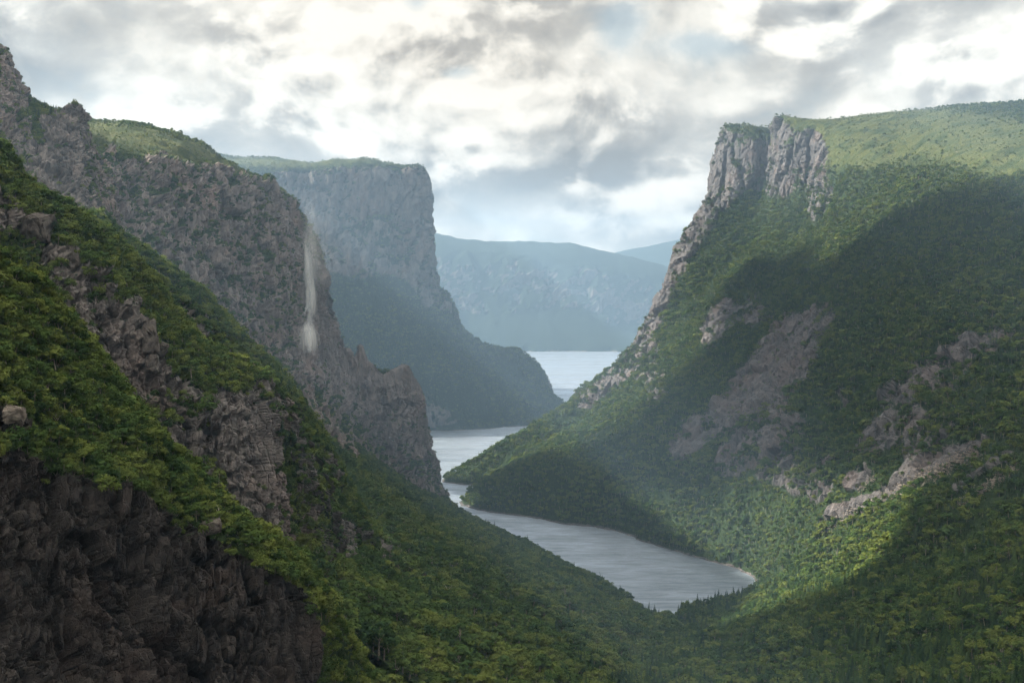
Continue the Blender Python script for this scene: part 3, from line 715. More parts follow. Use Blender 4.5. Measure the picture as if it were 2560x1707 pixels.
lake_sheen = t.n('ShaderNodeBsdfDiffuse', {'Color': C4(0.10, 0.125, 0.15)})  # lake colour, lightened to paint in sky sheen the gloss lacks
fr = t.n('ShaderNodeFresnel', {'IOR': 2.3})
rip = t.noise(t.vm('MULTIPLY', pos, (0.022, 0.085, 1.0)), 1.0, 6, 0.72, 0.6)
b = t.n('ShaderNodeMixShader', {0: t.m('MULTIPLY', t.m('MULTIPLY', fr.outputs[0], t.ramp(gust, 0.32, 0.68, 1.45, 0.70)), t.ramp(rip, 0.30, 0.70, 0.62, 1.38), clamp=True), 1: lake_sheen.outputs[0], 2: gls.outputs[0]})
t.n('ShaderNodeOutputMaterial', {'Surface': b.outputs[0]})
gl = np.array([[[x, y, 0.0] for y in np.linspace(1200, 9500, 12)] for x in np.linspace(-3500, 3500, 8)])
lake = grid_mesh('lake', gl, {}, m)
lake['kind'] = 'structure'

# ================================================================== plants
def leaf_material(name, cols3, transl):
    m = bpy.data.materials.new(name); m.use_nodes = True
    t = NT(m.node_tree)
    oi = t.n('ShaderNodeObjectInfo')
    lobe = t.n('ShaderNodeAttribute', attribute_name='lobe').outputs['Fac']
    pos = t.n('ShaderNodeNewGeometry').outputs['Position']
    reg = t.noise(pos, 0.012, 3, 0.6)
    r = t.m('ADD', t.m('MULTIPLY', oi.outputs['Random'], 0.80), t.m('ADD', t.m('MULTIPLY', lobe, 0.25), t.m('MULTIPLY', t.m('SUBTRACT', reg, 0.5), 1.0)))
    ramp = t.n('ShaderNodeValToRGB', {0: r})
    e = ramp.color_ramp.elements
    e[0].position = 0.05; e[0].color = C4(*cols3[0]); e[1].position = 0.85; e[1].color = C4(*cols3[2])
    x = e.new(0.42); x.color = C4(*cols3[1])
    df = t.n('ShaderNodeBsdfDiffuse', {'Color': ramp.outputs[0]})
    tr = t.n('ShaderNodeBsdfTranslucent', {'Color': t.mix(0.35, ramp.outputs[0], C4(0.14, 0.17, 0.02))})
    mx = t.n('ShaderNodeMixShader', {0: transl, 1: df.outputs[0], 2: tr.outputs[0]})
    t.n('ShaderNodeOutputMaterial', {'Surface': mx.outputs[0]})
    return m


def plain_material(name, c, rough=0.9, scale=2.0, var=0.35):
    m = bpy.data.materials.new(name); m.use_nodes = True
    t = NT(m.node_tree)
    pos = t.n('ShaderNodeNewGeometry').outputs['Position']
    n = t.noise(pos, scale, 4, 0.65)
    cc = t.mix(t.ramp(n, 0.3, 0.7), C4(*(x * (1 - var) for x in c)), C4(*(min(1, x * (1 + var)) for x in c)))
    b = t.n('ShaderNodeBsdfPrincipled', {'Base Color': cc, 'Roughness': rough, 'Specular IOR Level': 0.15})
    t.n('ShaderNodeOutputMaterial', {'Surface': b.outputs[0]})
    return m


LEAF = leaf_material('birch_leaves', ((0.026, 0.055, 0.020), (0.062, 0.104, 0.030), (0.128, 0.158, 0.040)), 0.28)
NEEDLE = leaf_material('spruce_needles', ((0.014, 0.032, 0.016), (0.026, 0.052, 0.022), (0.050, 0.078, 0.028)), 0.10)
BARK = plain_material('birch_bark', (0.24, 0.21, 0.18))
DARKBARK = plain_material('spruce_bark', (0.09, 0.07, 0.055))
SNAG = plain_material('dead_wood', (0.50, 0.47, 0.42))


def mesh_from(name, v, faces, mats, midx=None, lobe=None):
    me = bpy.data.meshes.new(name)
    me.from_pydata([tuple(map(float, x)) for x in v], [], [tuple(map(int, f)) for f in faces])
    for m in mats:
        me.materials.append(m)
    if midx is not None:
        me.polygons.foreach_set('material_index', np.asarray(midx, np.int32))
    if lobe is not None:
        at = me.attributes.new('lobe', 'FLOAT', 'POINT'); at.data.foreach_set('value', np.asarray(lobe, np.float32))
    me.update()
    return me


def tube(path, radii, sides=5):
    v, f = [], []
    path = [np.array(p, float) for p in path]
    for i, (p, r) in enumerate(zip(path, radii)):
        a = path[min(i + 1, len(path) - 1)] - path[max(i - 1, 0)]
        a /= np.linalg.norm(a) + 1e-9
        u = np.cross(a, [0.31, 0.95, 0.1]); u /= np.linalg.norm(u) + 1e-9
        w_ = np.cross(a, u)
        for k in range(sides):
            th = 2 * math.pi * k / sides
            v.append(p + r * (u * math.cos(th) + w_ * math.sin(th)))
    for i in range(len(path) - 1):
        for k in range(sides):
            a, b = i * sides + k, i * sides + (k + 1) % sides
            f.append((a, b, b + sides, a + sides))
    return v, f


def merge(parts):
    V, F = [], []
    for v, f in parts:
        o = len(V)
        V += list(v); F += [tuple(i + o for i in x) for x in f]
    return V, F


def birch_parts(rng, quads, leaf, h=1.0, spread=0.5):
    """unit tree: height about 1, crown radius about `spread`"""
    lean = rng.normal(0, 0.05, 2)
    base = np.array([0, 0, -0.12]); fork = np.array([lean[0] * .5, lean[1] * .5, 0.38 * h]); top = np.array([lean[0], lean[1], 0.80 * h])
    tubes = [tube([base, fork * .5 + base * .5 + rng.normal(0, .01, 3), fork, top], [0.030, 0.024, 0.020, 0.007])]
    lobes = []
    nl = rng.integers(7, 11)
    for k in range(nl):
        th = 2 * math.pi * (k + rng.uniform(-.3, .3)) / nl * 1.62
        rr = spread * math.sqrt(rng.uniform(0.05, 0.75))
        zz = h * (0.92 - 0.55 * (rr / spread) ** 1.6 * rng.uniform(.5, 1.2)) - 0.08 * rng.random()
        c = np.array([lean[0] + rr * math.cos(th), lean[1] + rr * math.sin(th), zz])
        lobes.append((c, spread * rng.uniform(0.30, 0.46)))
        if k < 6:
            tubes.append(tube([fork + (top - fork) * rng.uniform(0, .5), (fork + c) / 2 + np.array([0, 0, .03]), c], [0.012, 0.009, 0.004], 4))
    v, f, lv = [], [], []
    per = quads // nl
    for c, r in lobes:
        lob = rng.random()
        for _ in range(per):
            dvec = rng.normal(0, 1, 3); dvec[2] = dvec[2] * 0.75 + 0.28
            dvec /= np.linalg.norm(dvec)
            rad = r * (0.72 + 0.38 * rng.random()) * (1.25 if rng.random() < .12 else 1)
            p = c + dvec * rad * np.array([1, 1, 0.72])
            nrm = dvec * 0.8 + np.array([0, 0, 0.55]) + rng.normal(0, .42, 3); nrm /= np.linalg.norm(nrm)
            a = np.cross(nrm, rng.normal(0, 1, 3)); a /= np.linalg.norm(a); b = np.cross(nrm, a)
            s = leaf * rng.uniform(.65, 1.35)
            o = len(v)
            v += [p - a * s - b * s * .55, p + a * s * .7 - b * s * .8, p + a * s * 1.05 + b * s * .5, p - a * s * .5 + b * s * .85]
            f.append((o, o + 1, o + 2, o + 3)); lv += [lob] * 4
    return merge(tubes), (v, f, lv)


def bush_parts(rng, quads, leaf):
    """unit bush: several stems, foliage down to the ground"""
    tubes, lobes = [], []
    nl = rng.integers(6, 9)
    for k in range(nl):
        th = 2 * math.pi * (k + rng.uniform(-.3, .3)) / nl * 1.62
        rr = 0.46 * math.sqrt(rng.uniform(0.0, 0.85))
        c = np.array([rr * math.cos(th), rr * math.sin(th), 0.62 - 0.52 * (rr / .46) ** 1.7 + rng.uniform(-.06, .08)])
        lobes.append((c, rng.uniform(0.20, 0.30)))
        if k < 4:
            tubes.append(tube([(0, 0, -.1), c * np.array([.5, .5, .6]), c], [0.018, 0.013, 0.005], 4))
    v, f, lv = [], [], []
    for c, r in lobes:
        lob = rng.random()
        for _ in range(quads // nl):
            dvec = rng.normal(0, 1, 3); dvec[2] = dvec[2] * 0.75 + 0.30
            dvec /= np.linalg.norm(dvec)
            p = c + dvec * r * (0.75 + 0.38 * rng.random()) * np.array([1, 1, 0.8])
            nrm = dvec * 0.8 + np.array([0, 0, 0.55]) + rng.normal(0, .42, 3); nrm /= np.linalg.norm(nrm)
            a = np.cross(nrm, rng.normal(0, 1, 3)); a /= np.linalg.norm(a); b = np.cross(nrm, a)
            s = leaf * rng.uniform(.65, 1.35)
            o = len(v)
            v += [p - a * s - b * s * .55, p + a * s * .7 - b * s * .8, p + a * s * 1.05 + b * s * .5, p - a * s * .5 + b * s * .85]
            f.append((o, o + 1, o + 2, o + 3)); lv += [lob] * 4
    return merge(tubes), (v, f, lv)


def spruce_parts(rng, layers, boughs):
    tubes = [tube([(0, 0, -0.1), (0, 0, .5), (rng.normal(0, .01), rng.normal(0, .01), 1.02)], [0.022, 0.014, 0.002])]
    v, f, lv = [], [], []
    for i in range(layers):
        q_ = i / (layers - 1)
        z = 0.10 + 0.90 * q_ ** 0.92
        R = 0.185 * (1 - q_) ** 0.85 + 0.010
        nb = max(4, int(boughs * (1 - 0.45 * q_)))
        for k in range(nb):
            th = 2 * math.pi * (k + rng.uniform(-.35, .35)) / nb + i * 1.3
            L = R * rng.uniform(.6, 1.25)
            dr = np.array([math.cos(th), math.sin(th), 0]); sd = np.array([-dr[1], dr[0], 0])
            wd = L * 0.42
            dz = -0.32 * L
            p0 = np.array([0, 0, z + .02]); p1 = dr * L * .55 + np.array([0, 0, z + dz * .3]); p2 = dr * L + np.array([0, 0, z + dz])
            o = len(v)
            v += [p0, p1 - sd * wd - np.array([0, 0, .014]), p2, p1 + sd * wd - np.array([0, 0, .014]), p1 + np.array([0, 0, .008])]
            f += [(o, o + 1, o + 4), (o + 1, o + 2, o + 4), (o + 2, o + 3, o + 4), (o + 3, o, o + 4)]
            lv += [rng.random()] * 5
    return merge(tubes), (v, f, lv)


rng = np.random.default_rng(7)
src_near = bpy.data.collections.new('plant_sources_near')
src_far = bpy.data.collections.new('plant_sources_far')
BIRCH, SPRUCE, BUSH = [], [], []          # (trunk mesh, crown mesh)


def source(colx, name, tr, lf, m1, m2):
    V = list(tr[0]) + list(lf[0]); o = len(tr[0])
    F = list(tr[1]) + [tuple(i + o for i in x) for x in lf[1]]
    me = mesh_from(name, V, F, [m1, m2], [0] * len(tr[1]) + [1] * len(lf[1]), [0.5] * o + list(lf[2]))
    ob = bpy.data.objects.new(name, me); colx.objects.link(ob)


for k in range(6):
    tr, lf = birch_parts(rng, 620, 0.040, 1.0, (0.38, 0.42, 0.34, 0.45, 0.39, 0.33)[k])
    BIRCH.append((mesh_from('birch_trunk', *tr, [BARK]), mesh_from('birch_crown', lf[0], lf[1], [LEAF], None, lf[2])))
    source(src_near, 'a_birch_%d' % k, tr, lf, BARK, LEAF)
for k in range(3):
    tr, lf = spruce_parts(rng, 15, 9)
    SPRUCE.append((mesh_from('spruce_trunk', *tr, [DARKBARK]), mesh_from('spruce_crown', lf[0], lf[1], [NEEDLE], None, lf[2])))
    source(src_near, 'b_spruce_%d' % k, tr, lf, DARKBARK, NEEDLE)
for k in range(6):
    tr, lf = birch_parts(rng, 190, 0.080, 1.0, (0.38, 0.42, 0.34, 0.45, 0.39, 0.33)[k])
    source(src_far, 'a_birch_far_%d' % k, tr, lf, BARK, LEAF)
for k in range(3):
    tr, lf = spruce_parts(rng, 9, 7)
    source(src_far, 'b_spruce_far_%d' % k, tr, lf, DARKBARK, NEEDLE)


for k in range(4):
    tr, lf = bush_parts(rng, 560, 0.048)
    BUSH.append((mesh_from('bush_stems', *tr, [BARK]), mesh_from('bush_foliage', lf[0], lf[1], [LEAF], None, lf[2])))
    source(src_near, 'c_bush_%d' % k, tr, lf, BARK, LEAF)
    tr, lf = bush_parts(rng, 170, 0.09)
    source(src_far, 'c_bush_far_%d' % k, tr, lf, BARK, LEAF)


def forest_nodes(name, colx):
    ng = bpy.data.node_groups.new(name, 'GeometryNodeTree')
    ng.interface.new_socket('Geometry', in_out='INPUT', socket_type='NodeSocketGeometry')
    ng.interface.new_socket('Geometry', in_out='OUTPUT', socket_type='NodeSocketGeometry')
    N = ng.nodes; L = ng.links
    gi = N.new('NodeGroupInput'); go = N.new('NodeGroupOutput')
    ci = N.new('GeometryNodeCollectionInfo'); ci.inputs[0].default_value = colx
    ci.inputs[1].default_value = True; ci.inputs[2].default_value = True
    ip = N.new('GeometryNodeInstanceOnPoints'); ip.inputs['Pick Instance'].default_value = True

    def at(nm, tp):
        x = N.new('GeometryNodeInputNamedAttribute'); x.data_type = tp; x.inputs[0].default_value = nm
        return x.outputs[0]
    L.new(gi.outputs[0], ip.inputs['Points']); L.new(ci.outputs[0], ip.inputs['Instance'])
    L.new(at('variant', 'INT'), ip.inputs['Instance Index'])
    e2r = N.new('FunctionNodeEulerToRotation'); L.new(at('turn', 'FLOAT_VECTOR'), e2r.inputs[0])
    L.new(e2r.outputs[0], ip.inputs['Rotation'])
    L.new(at('size', 'FLOAT_VECTOR'), ip.inputs['Scale'])
    L.new(ip.outputs[0], go.inputs[0])
    return ng


NG_NEAR = forest_nodes('forest_near', src_near)
NG_FAR = forest_nodes('forest_far', src_far)

# depth map of the land, to know which plants can be seen
DW, DH = 512, 342
ZB = np.full((DH, DW), 1e9, np.float32)
for nm, g_, n_, r_, gs_ in TERRAINS:
    for s_ in (g_, (g_[1:] + g_[:-1]) / 2, (g_[:, 1:] + g_[:, :-1]) / 2):
        px, py, f = project(s_.reshape(-1, 3))
        ix, iy = (px * DW / W0).astype(int), (py * DH / H0).astype(int)
        ok = (ix >= 0) & (ix < DW) & (iy >= 0) & (iy < DH)
        np.minimum.at(ZB, (iy[ok], ix[ok]), f[ok])


def visible(p, slack=6.0):
    px, py, f = project(p)
    ix, iy = np.clip((px * DW / W0).astype(int), 0, DW - 1), np.clip((py * DH / H0).astype(int), 0, DH - 1)
    inside = (px > 0) & (px < W0) & (py > 0) & (py < H0)
    return inside & (f < ZB[iy, ix] + slack)


FOREST = {  # spacing, size lo, size hi, spruce share, detailed?, label of the mass
    'headland': (6.5, 6.5, 11.0, 0.30, 0, 'hazy blue-green woods covering the headland across the lake'),
    'right_massif': (5.6, 6.5, 11.5, 0.28, 0, 'dense green woods covering the big slope right of the lake'),
    'waterfall_cliff': (3.4, 3.0, 6.0, 0.12, 0, 'scrub clinging to ledges of the waterfall cliff'),
    'upper_buttress': (2.4, 2.6, 5.0, 0.15, 1, 'scrub on the upper left rock buttress'),
    'left_shore_slope': (5.6, 7.0, 12.5, 0.10, 1, 'leafy woods on the slope along the left shore'),
    'near_wooded_spur': (5.4, 7.0, 12.0, 0.06, 1, 'leafy woods on the near spur at bottom centre'),
    'back_rib': (2.2, 3.2, 6.0, 0.05, 1, 'scrub along the farther rib of the left buttress'),
    'mid_buttress': (2.1, 3.2, 6.0, 0.05, 1, 'scrub on the ledges of the left mid buttress'),
    'near_cliff': (1.9, 3.0, 5.4, 0.03, 1, 'scrub along the top of the dark foreground cliff'),
    'valley_floor': (5.2, 6.5, 11.5, 0.40, 1, 'mixed woods of birch and spruce across the right foreground'),
}
from mathutils import kdtree


def spread_out(p, r):
    """keep points at least r apart"""
    kd = kdtree.KDTree(len(p))
    for i, c in enumerate(p):
        kd.insert(c, i)
    kd.balance()
    dead = np.zeros(len(p), bool); keep = []
    for i, c in enumerate(p):
        if dead[i]:
            continue
        keep.append(i)
        for _, j, _ in kd.find_range(c, r):
            dead[j] = True
    return np.array(keep, int)


SCRUB = {'near_cliff': 0.88, 'mid_buttress': 0.85, 'back_rib': 0.85, 'upper_buttress': 0.8, 'waterfall_cliff': 0.8, 'right_massif': 0.12, 'left_shore_slope': 0.12}   # share of low bushes
ALLPTS = {}
for nm, g_, n_, r_, gs_ in TERRAINS:
    if nm not in FOREST:
        continue
    sp_, lo, hi, con, det, lab = FOREST[nm]
    rs = np.random.default_rng(abs(hash(nm)) % 1000 if False else sum(map(ord, nm)))
    a, b, c_, d_ = g_[:-1, :-1], g_[1:, :-1], g_[1:, 1:], g_[:-1, 1:]
    area = 0.5 * np.linalg.norm(np.cross(c_ - a, d_ - b), axis=-1).ravel()
    rk = ((r_[:-1, :-1] + r_[1:, 1:]) / 2).ravel(); gs = gs_[:-1, :-1].ravel()
    nz = n_[:-1, :-1].reshape(-1, 3)
    cen = ((a + c_) / 2).reshape(-1, 3)
    px, py, f = project(cen)
    view = CAM - cen; view /= np.linalg.norm(view, axis=1, keepdims=True)
    ok = (px > -260) & (px < W0 + 260) & (py > -200) & (py < H0 + 260) & (cen[:, 2] > 2.2) & ((nz * view).sum(1) > -0.25)
    dens = np.where(ok, np.clip(1.15 - 1.5 * rk, 0.02 if nm not in ('headland', 'near_cliff', 'mid_buttress') else 0, 1) * (1 - 0.93 * np.clip(gs, 0, 1)), 0)
    dens = dens * smooth01(nz[:, 2], -0.05, 0.25)
    expect = area * dens / (sp_ * sp_) * 3.0
    k = rs.poisson(expect)
    fi = np.repeat(np.arange(len(k)), k)
    u, v = rs.random(len(fi)), rs.random(len(fi))
    A, B, Cc, D = (x.reshape(-1, 3)[fi] for x in (a, b, c_, d_))
    p = (A * (1 - u)[:, None] + B * u[:, None]) * (1 - v)[:, None] + (D * (1 - u)[:, None] + Cc * u[:, None]) * v[:, None]
    ui = spread_out(p, sp_ * 0.9)
    p = p[ui]; nzz = nz[fi][ui, 2]; rkk = rk[fi][ui]; gss = gs[fi][ui]
    clump = fbm(p / (sp_ * 14), 3, seed=sum(map(ord, nm)))
    size = (lo * 0.8 + (hi * 1.15 - lo * 0.8) * rs.random(len(p)) ** 1.7) * (1 + 0.6 * clump)
    size *= np.where(nzz < 0.45, 0.72, 1.0) * np.where(rkk > 0.5, 0.6, 1.0) * (1 - 0.6 * gss)
    isc = rs.random(len(p)) < con * np.clip(1 + 3.0 * fbm(p / 90, 3, seed=5), 0, 3)
    var = np.where(isc, 6 + rs.integers(0, 3, len(p)), rs.integers(0, 6, len(p)))
    size = np.where(isc, size * 1.25, size)
    if nm in SCRUB:
        bsh = (rs.random(len(p)) < SCRUB[nm]) & ~isc
        var = np.where(bsh, 9 + rs.integers(0, 4, len(p)), var)
    ALLPTS[nm] = dict(p=p, size=size, var=var, rot=rs.random(len(p)) * 6.283, tilt=rs.normal(0, 0.06, (len(p), 2)), keep=np.ones(len(p), bool), w=rs.uniform(.85, 1.2, len(p)))

# the largest few hundred of each kind become single trees
cand = []
for nm, dct in ALLPTS.items():
    px, py, f = project(dct['p'] + np.array([0, 0, 1.0]) * (dct['size'] * .6)[:, None])
    vis = visible(dct['p'] + np.array([0, 0, 1.0]) * (dct['size'] * .6)[:, None], 5.0) & (px > 8) & (px < W0 - 8) & (py > 8) & (py < H0 - 8)
    for i in np.nonzero(vis)[0]:
        cand.append((dct['size'][i] / f[i], nm, i, 'birch' if dct['var'][i] < 6 else 'spruce' if dct['var'][i] < 9 else 'bush'))
cand.sort(key=lambda x: -x[0])
singles = [c for kd_ in ('birch', 'spruce', 'bush') for c in [x for x in cand if x[3] == kd_][:300]]
ON = {'near_cliff': 'the dark foreground cliff', 'mid_buttress': 'the rocky left mid buttress', 'back_rib': 'the farther left rock rib', 'near_wooded_spur': 'the near bottom spur',
      'left_shore_slope': 'the left shore slope', 'valley_floor': 'the right foreground valley floor', 'upper_buttress': 'the upper left buttress', 'waterfall_cliff': 'the waterfall cliff',
      'right_massif': 'the big right slope', 'headland': 'the far headland'}


ONES = 'zero one two three four five six seven eight nine ten eleven twelve thirteen fourteen fifteen sixteen seventeen eighteen nineteen'.split()
TENS = 'x x twenty thirty forty fifty sixty seventy eighty ninety'.split()


def spell(n):
    n = int(min(99, max(1, n)))
    return ONES[n] if n < 20 else TENS[n // 10] + ('-' + ONES[n % 10] if n % 10 else '')


def where_words(x, y):
    return '%s percent across, %s down' % (spell(round(100 * x / W0)), spell(round(100 * y / H0)))


def add_tree(name, meshes, loc, size, wscale, rot, tilt, label, cat, group, parts=('trunk', 'crown')):
    e = bpy.data.objects.new(name, None)
    e.empty_display_size = 0.2
    e.location = loc; e.scale = (size * wscale, size * wscale, size); e.rotation_euler = (tilt[0], tilt[1], rot)
    e['label'] = label; e['category'] = cat; e['group'] = group
    col.objects.link(e)
    for nm_, me_ in zip(parts, meshes):
        o = bpy.data.objects.new(nm_, me_); o.parent = e; col.objects.link(o)
    return e


for sz, nm, i, con in singles:
    dct = ALLPTS[nm]; dct['keep'][i] = False
    pp = dct['p'][i]
    px, py, f = project(pp[None])
    kind = con
    big_ = ('tall' if kind != 'bush' else 'broad') if dct['size'][i] > np.percentile(dct['size'], 70) else 'small'
    lab = {'spruce': '%s dark spruce on %s, %s', 'birch': '%s leafy birch on %s, %s', 'bush': '%s green bush on %s, %s'}[kind] % (big_, ON[nm], where_words(px[0], py[0] - 0.5 * sz * FPX))
    vi = dct['var'][i]
    meshes_ = BIRCH[vi] if kind == 'birch' else SPRUCE[vi - 6] if kind == 'spruce' else BUSH[vi - 9]
    add_tree({'spruce': 'spruce_tree', 'birch': 'birch_tree', 'bush': 'leafy_bush'}[kind], meshes_, pp, dct['size'][i], dct['w'][i], dct['rot'][i], dct['tilt'][i], lab,
             'bush' if kind == 'bush' else 'tree', {'spruce': 'spruces on ', 'birch': 'birches on ', 'bush': 'bushes on '}[kind] + ON[nm], ('stems', 'foliage') if kind == 'bush' else ('trunk', 'crown'))

for nm, dct in ALLPTS.items():
    k = dct['keep']
    p, size = dct['p'][k], dct['size'][k]
    me = bpy.data.meshes.new('woods')
    me.vertices.add(len(p)); me.vertices.foreach_set('co', p.astype(np.float32).ravel())
    at = me.attributes.new('variant', 'INT', 'POINT'); at.data.foreach_set('value', dct['var'][k].astype(np.int32))
    tv = np.stack([dct['tilt'][k][:, 0], dct['tilt'][k][:, 1], dct['rot'][k]], 1).astype(np.float32)
    at = me.attributes.new('turn', 'FLOAT_VECTOR', 'POINT'); at.data.foreach_set('vector', tv.ravel())
    sv = np.stack([size * dct['w'][k], size * dct['w'][k], size], 1).astype(np.float32)
    at = me.attributes.new('size', 'FLOAT_VECTOR', 'POINT'); at.data.foreach_set('vector', sv.ravel())
    ob = bpy.data.objects.new('woods', me); col.objects.link(ob)
    md = ob.modifiers.new('woods', 'NODES'); md.node_group = NG_NEAR if FOREST[nm][4] else NG_FAR
    ob['kind'] = 'stuff'; ob['label'] = FOREST[nm][5]; ob['category'] = 'woods'
    print('woods', nm, len(p))

# ================================================================== rocks, snags, waterfall, scree
GRIDS = {nm: (g_, n_) for nm, g_, n_, r_, gs_ in TERRAINS}
PROJ = {nm: project(g_.reshape(-1, 3)) for nm, (g_, n_) in GRIDS.items()}


def ground_at(nm, px, py):
    """the nearest point of that land seen at the pixel, and its outward direction"""
    x, y, f = PROJ[nm]
    d2 = (x - px) ** 2 + (y - py) ** 2
    i = np.argsort(d2)[:8]
    i = i[np.argmin(f[i])]
    return GRIDS[nm][0].reshape(-1, 3)[i], GRIDS[nm][1].reshape(-1, 3)[i]


import bmesh
from mathutils import Vector


def block_mesh(name, rs, w_, d_, h_, mat, taper=0.8, n=26, rough=0.10):
    """an angular block: the hull of points near the faces of a tapered box, edges chipped"""
    bm = bmesh.new()
    for k in range(n):
        p = rs.uniform(-1, 1, 3); ax = rs.integers(0, 3); p[ax] = np.sign(p[ax]) * rs.uniform(.86, 1.0)
        tp = 1 - (1 - taper) * (p[2] + 1) / 2
        bm.verts.new((p[0] * w_ / 2 * tp, p[1] * d_ / 2 * tp, p[2] * h_ / 2))
    r = bmesh.ops.convex_hull(bm, input=bm.verts)
    bmesh.ops.delete(bm, geom=[x for x in bm.verts if not x.link_faces], context='VERTS')
    bmesh.ops.bevel(bm, geom=bm.edges[:], offset=min(w_, d_, h_) * 0.03, segments=1, affect='EDGES')
    bmesh.ops.triangulate(bm, faces=bm.faces[:])
    bmesh.ops.subdivide_edges(bm, edges=bm.edges[:], cuts=3, use_grid_fill=True)
    co = np.array([v.co[:] for v in bm.verts]); s_ = min(w_, d_, h_)
    nr = co / np.maximum(np.linalg.norm(co, axis=1, keepdims=True), 1e-6)
    off_ = rs.uniform(0, 50, 3)
    val, edge, tilt = cells((co @ JOINT) / (s_ * 0.34) + off_, 5)
    val2, edge2, tilt2 = cells((co @ JOINT) / (s_ * 0.13) + off_, 6)
    dsp = s_ * (0.15 * (val - .5) - 0.07 * np.exp(-(edge / .08) ** 2) + 0.05 * (val2 - .5))
    for v, c_, n__ in zip(bm.verts, dsp, nr):
        v.co += Vector(n__ * c_)
    me = bpy.data.meshes.new(name); bm.to_mesh(me); bm.free()
    me.materials.append(mat)
    return me


def rock_material(name, a, b, scale):
    m = bpy.data.materials.new(name); m.use_nodes = True
    t = NT(m.node_tree)
    pos = t.n('ShaderNodeNewGeometry').outputs['Position']
    n = t.noise(pos, 1.0 / scale, 6, 0.65); n3 = t.noise(pos, 5.0 / scale, 4, 0.7)
    c = t.mix(t.ramp(n, 0.3, 0.7), C4(*a), C4(*b))
    c = t.mix(t.m('MULTIPLY', t.ramp(n3, 0.55, 0.75), 0.5), c, C4(*(x * 1.5 for x in b)))
    bmp = t.n('ShaderNodeBump', {'Strength': 0.9, 'Distance': scale * 0.12, 'Height': t.m('ADD', n, n3)})
    bs = t.n('ShaderNodeBsdfPrincipled', {'Base Color': c, 'Roughness': 0.9, 'Specular IOR Level': 0.15, 'Normal': bmp.outputs[0]})
    t.n('ShaderNodeOutputMaterial', {'Surface': bs.outputs[0]})
    return m


GREY = rock_material('grey_block', (0.06, 0.053, 0.05), (0.135, 0.12, 0.11), 3.0)
CRAG = rock_material('crag_rock', (0.11, 0.095, 0.09), (0.22, 0.185, 0.17), 6.0)
PALE = rock_material('pale_boulder', (0.12, 0.105, 0.095), (0.27, 0.24, 0.21), 2.0)
rs = np.random.default_rng(99)
BOULDERS = [  # land, pixel, width, height in photo pixels, taper, material, tilt, label
    ('mid_buttress', 90, 565, 72, 85, 1.25, GREY, 0.05, 'large flat-topped grey block jutting below sunlit trees, far left'),
    ('mid_buttress', 172, 640, 52, 60, 1.1, GREY, -0.35, 'tilted brown slab jutting out under a grassy ledge on the left ridge'),
    ('mid_buttress', 372, 830, 40, 82, 0.85, GREY, -0.12, 'upright grey rock pillar among green scrub, left of centre'),
    ('mid_buttress', 405, 868, 34, 36, 0.7, GREY, 0.4, 'small pale wedge of rock leaning beside the grey pillar'),
    ('mid_buttress', 378, 905, 44, 50, 0.75, GREY, 0.1, 'peaked grey rock below the upright pillar in the scrub'),
    ('near_cliff', 520, 1312, 58, 44, 1.1, GREY, -0.15, 'overhanging grey block at the top of the dark foreground cliff'),
    ('near_cliff', 30, 1040, 58, 44, 0.8, PALE, 0.2, 'pale reddish boulder at the left edge above the dark cliff'),
    ('near_cliff', 248, 1106, 22, 22, 0.7, PALE, 0.3, 'small pale stone poking from scrub above the dark cliff'),
    ('valley_floor', 2346, 1322, 30, 36, 0.7, PALE, 0.05, 'pale boulder rising from the woods below the scree'),
    ('valley_floor', 2520, 1596, 40, 26, 0.7, PALE, 0.1, 'pale rock near the right edge, upper of the dark corner'),
    ('valley_floor', 2490, 1640, 34, 24, 0.7, PALE, -0.1, 'pale rock in the lower right corner, beneath the upper one'),
    ('valley_floor', 2420, 1674, 26, 18, 0.7, PALE, 0.2, 'pale block half sunk in scrub near the lower right corner'),
    ('valley_floor', 1982, 1700, 30, 26, 0.6, PALE, 0.3, 'pale pointed rock at the bottom edge, right of centre'),
    ('valley_floor', 1738, 1592, 16, 12, 0.7, PALE, 0.1, 'small pale rock in the woods just past the lake end'),
]
for land_, px, py, wp_, hp_, tp_, mt, tl, lab in BOULDERS:
    p, n_ = ground_at(land_, px, py + hp_ * 0.25)
    sc = np.linalg.norm(p - CAM) / FPX
    w_, h_ = wp_ * sc, hp_ * sc
    ob = bpy.data.objects.new('boulder', block_mesh('boulder', rs, w_, w_ * 0.9, h_, mt, tp_))
    ob.location = p + np.array([0, w_ * 0.12, h_ * 0.10]); ob.rotation_euler = (rs.normal(0, .06), tl, rs.uniform(-.6, .6))
    ob['label'] = lab; ob['category'] = 'boulder'; ob['group'] = 'rocks standing clear of the scrub'
    col.objects.link(ob)

for px, py, wp_, hp_, tp_, lab in [(903, 905, 26, 80, 0.22, 'sharp dark spire on the crag below the waterfall'), (872, 900, 34, 44, 0.6, 'square-topped rock shoulder left of the sharp spire'),
                                   (1014, 958, 40, 84, 0.40, 'pointed brown crag top at the lake end of the waterfall cliff')]:
    p, n_ = ground_at('waterfall_cliff', px, py + 8)
    sc = np.linalg.norm(p - CAM) / FPX
    ob = bpy.data.objects.new('rock_pinnacle', block_mesh('rock_pinnacle', rs, wp_ * sc, wp_ * sc * .8, hp_ * sc, CRAG, tp_, 40))
    c = P(px, py, p[1] + wp_ * sc * .35); ob.location = c; ob.rotation_euler = (0, rs.normal(0, .05), rs.uniform(-.5, .5))
    ob['label'] = lab; ob['category'] = 'crag'; ob['group'] = 'tops of the crags by the lake'; col.objects.link(ob)

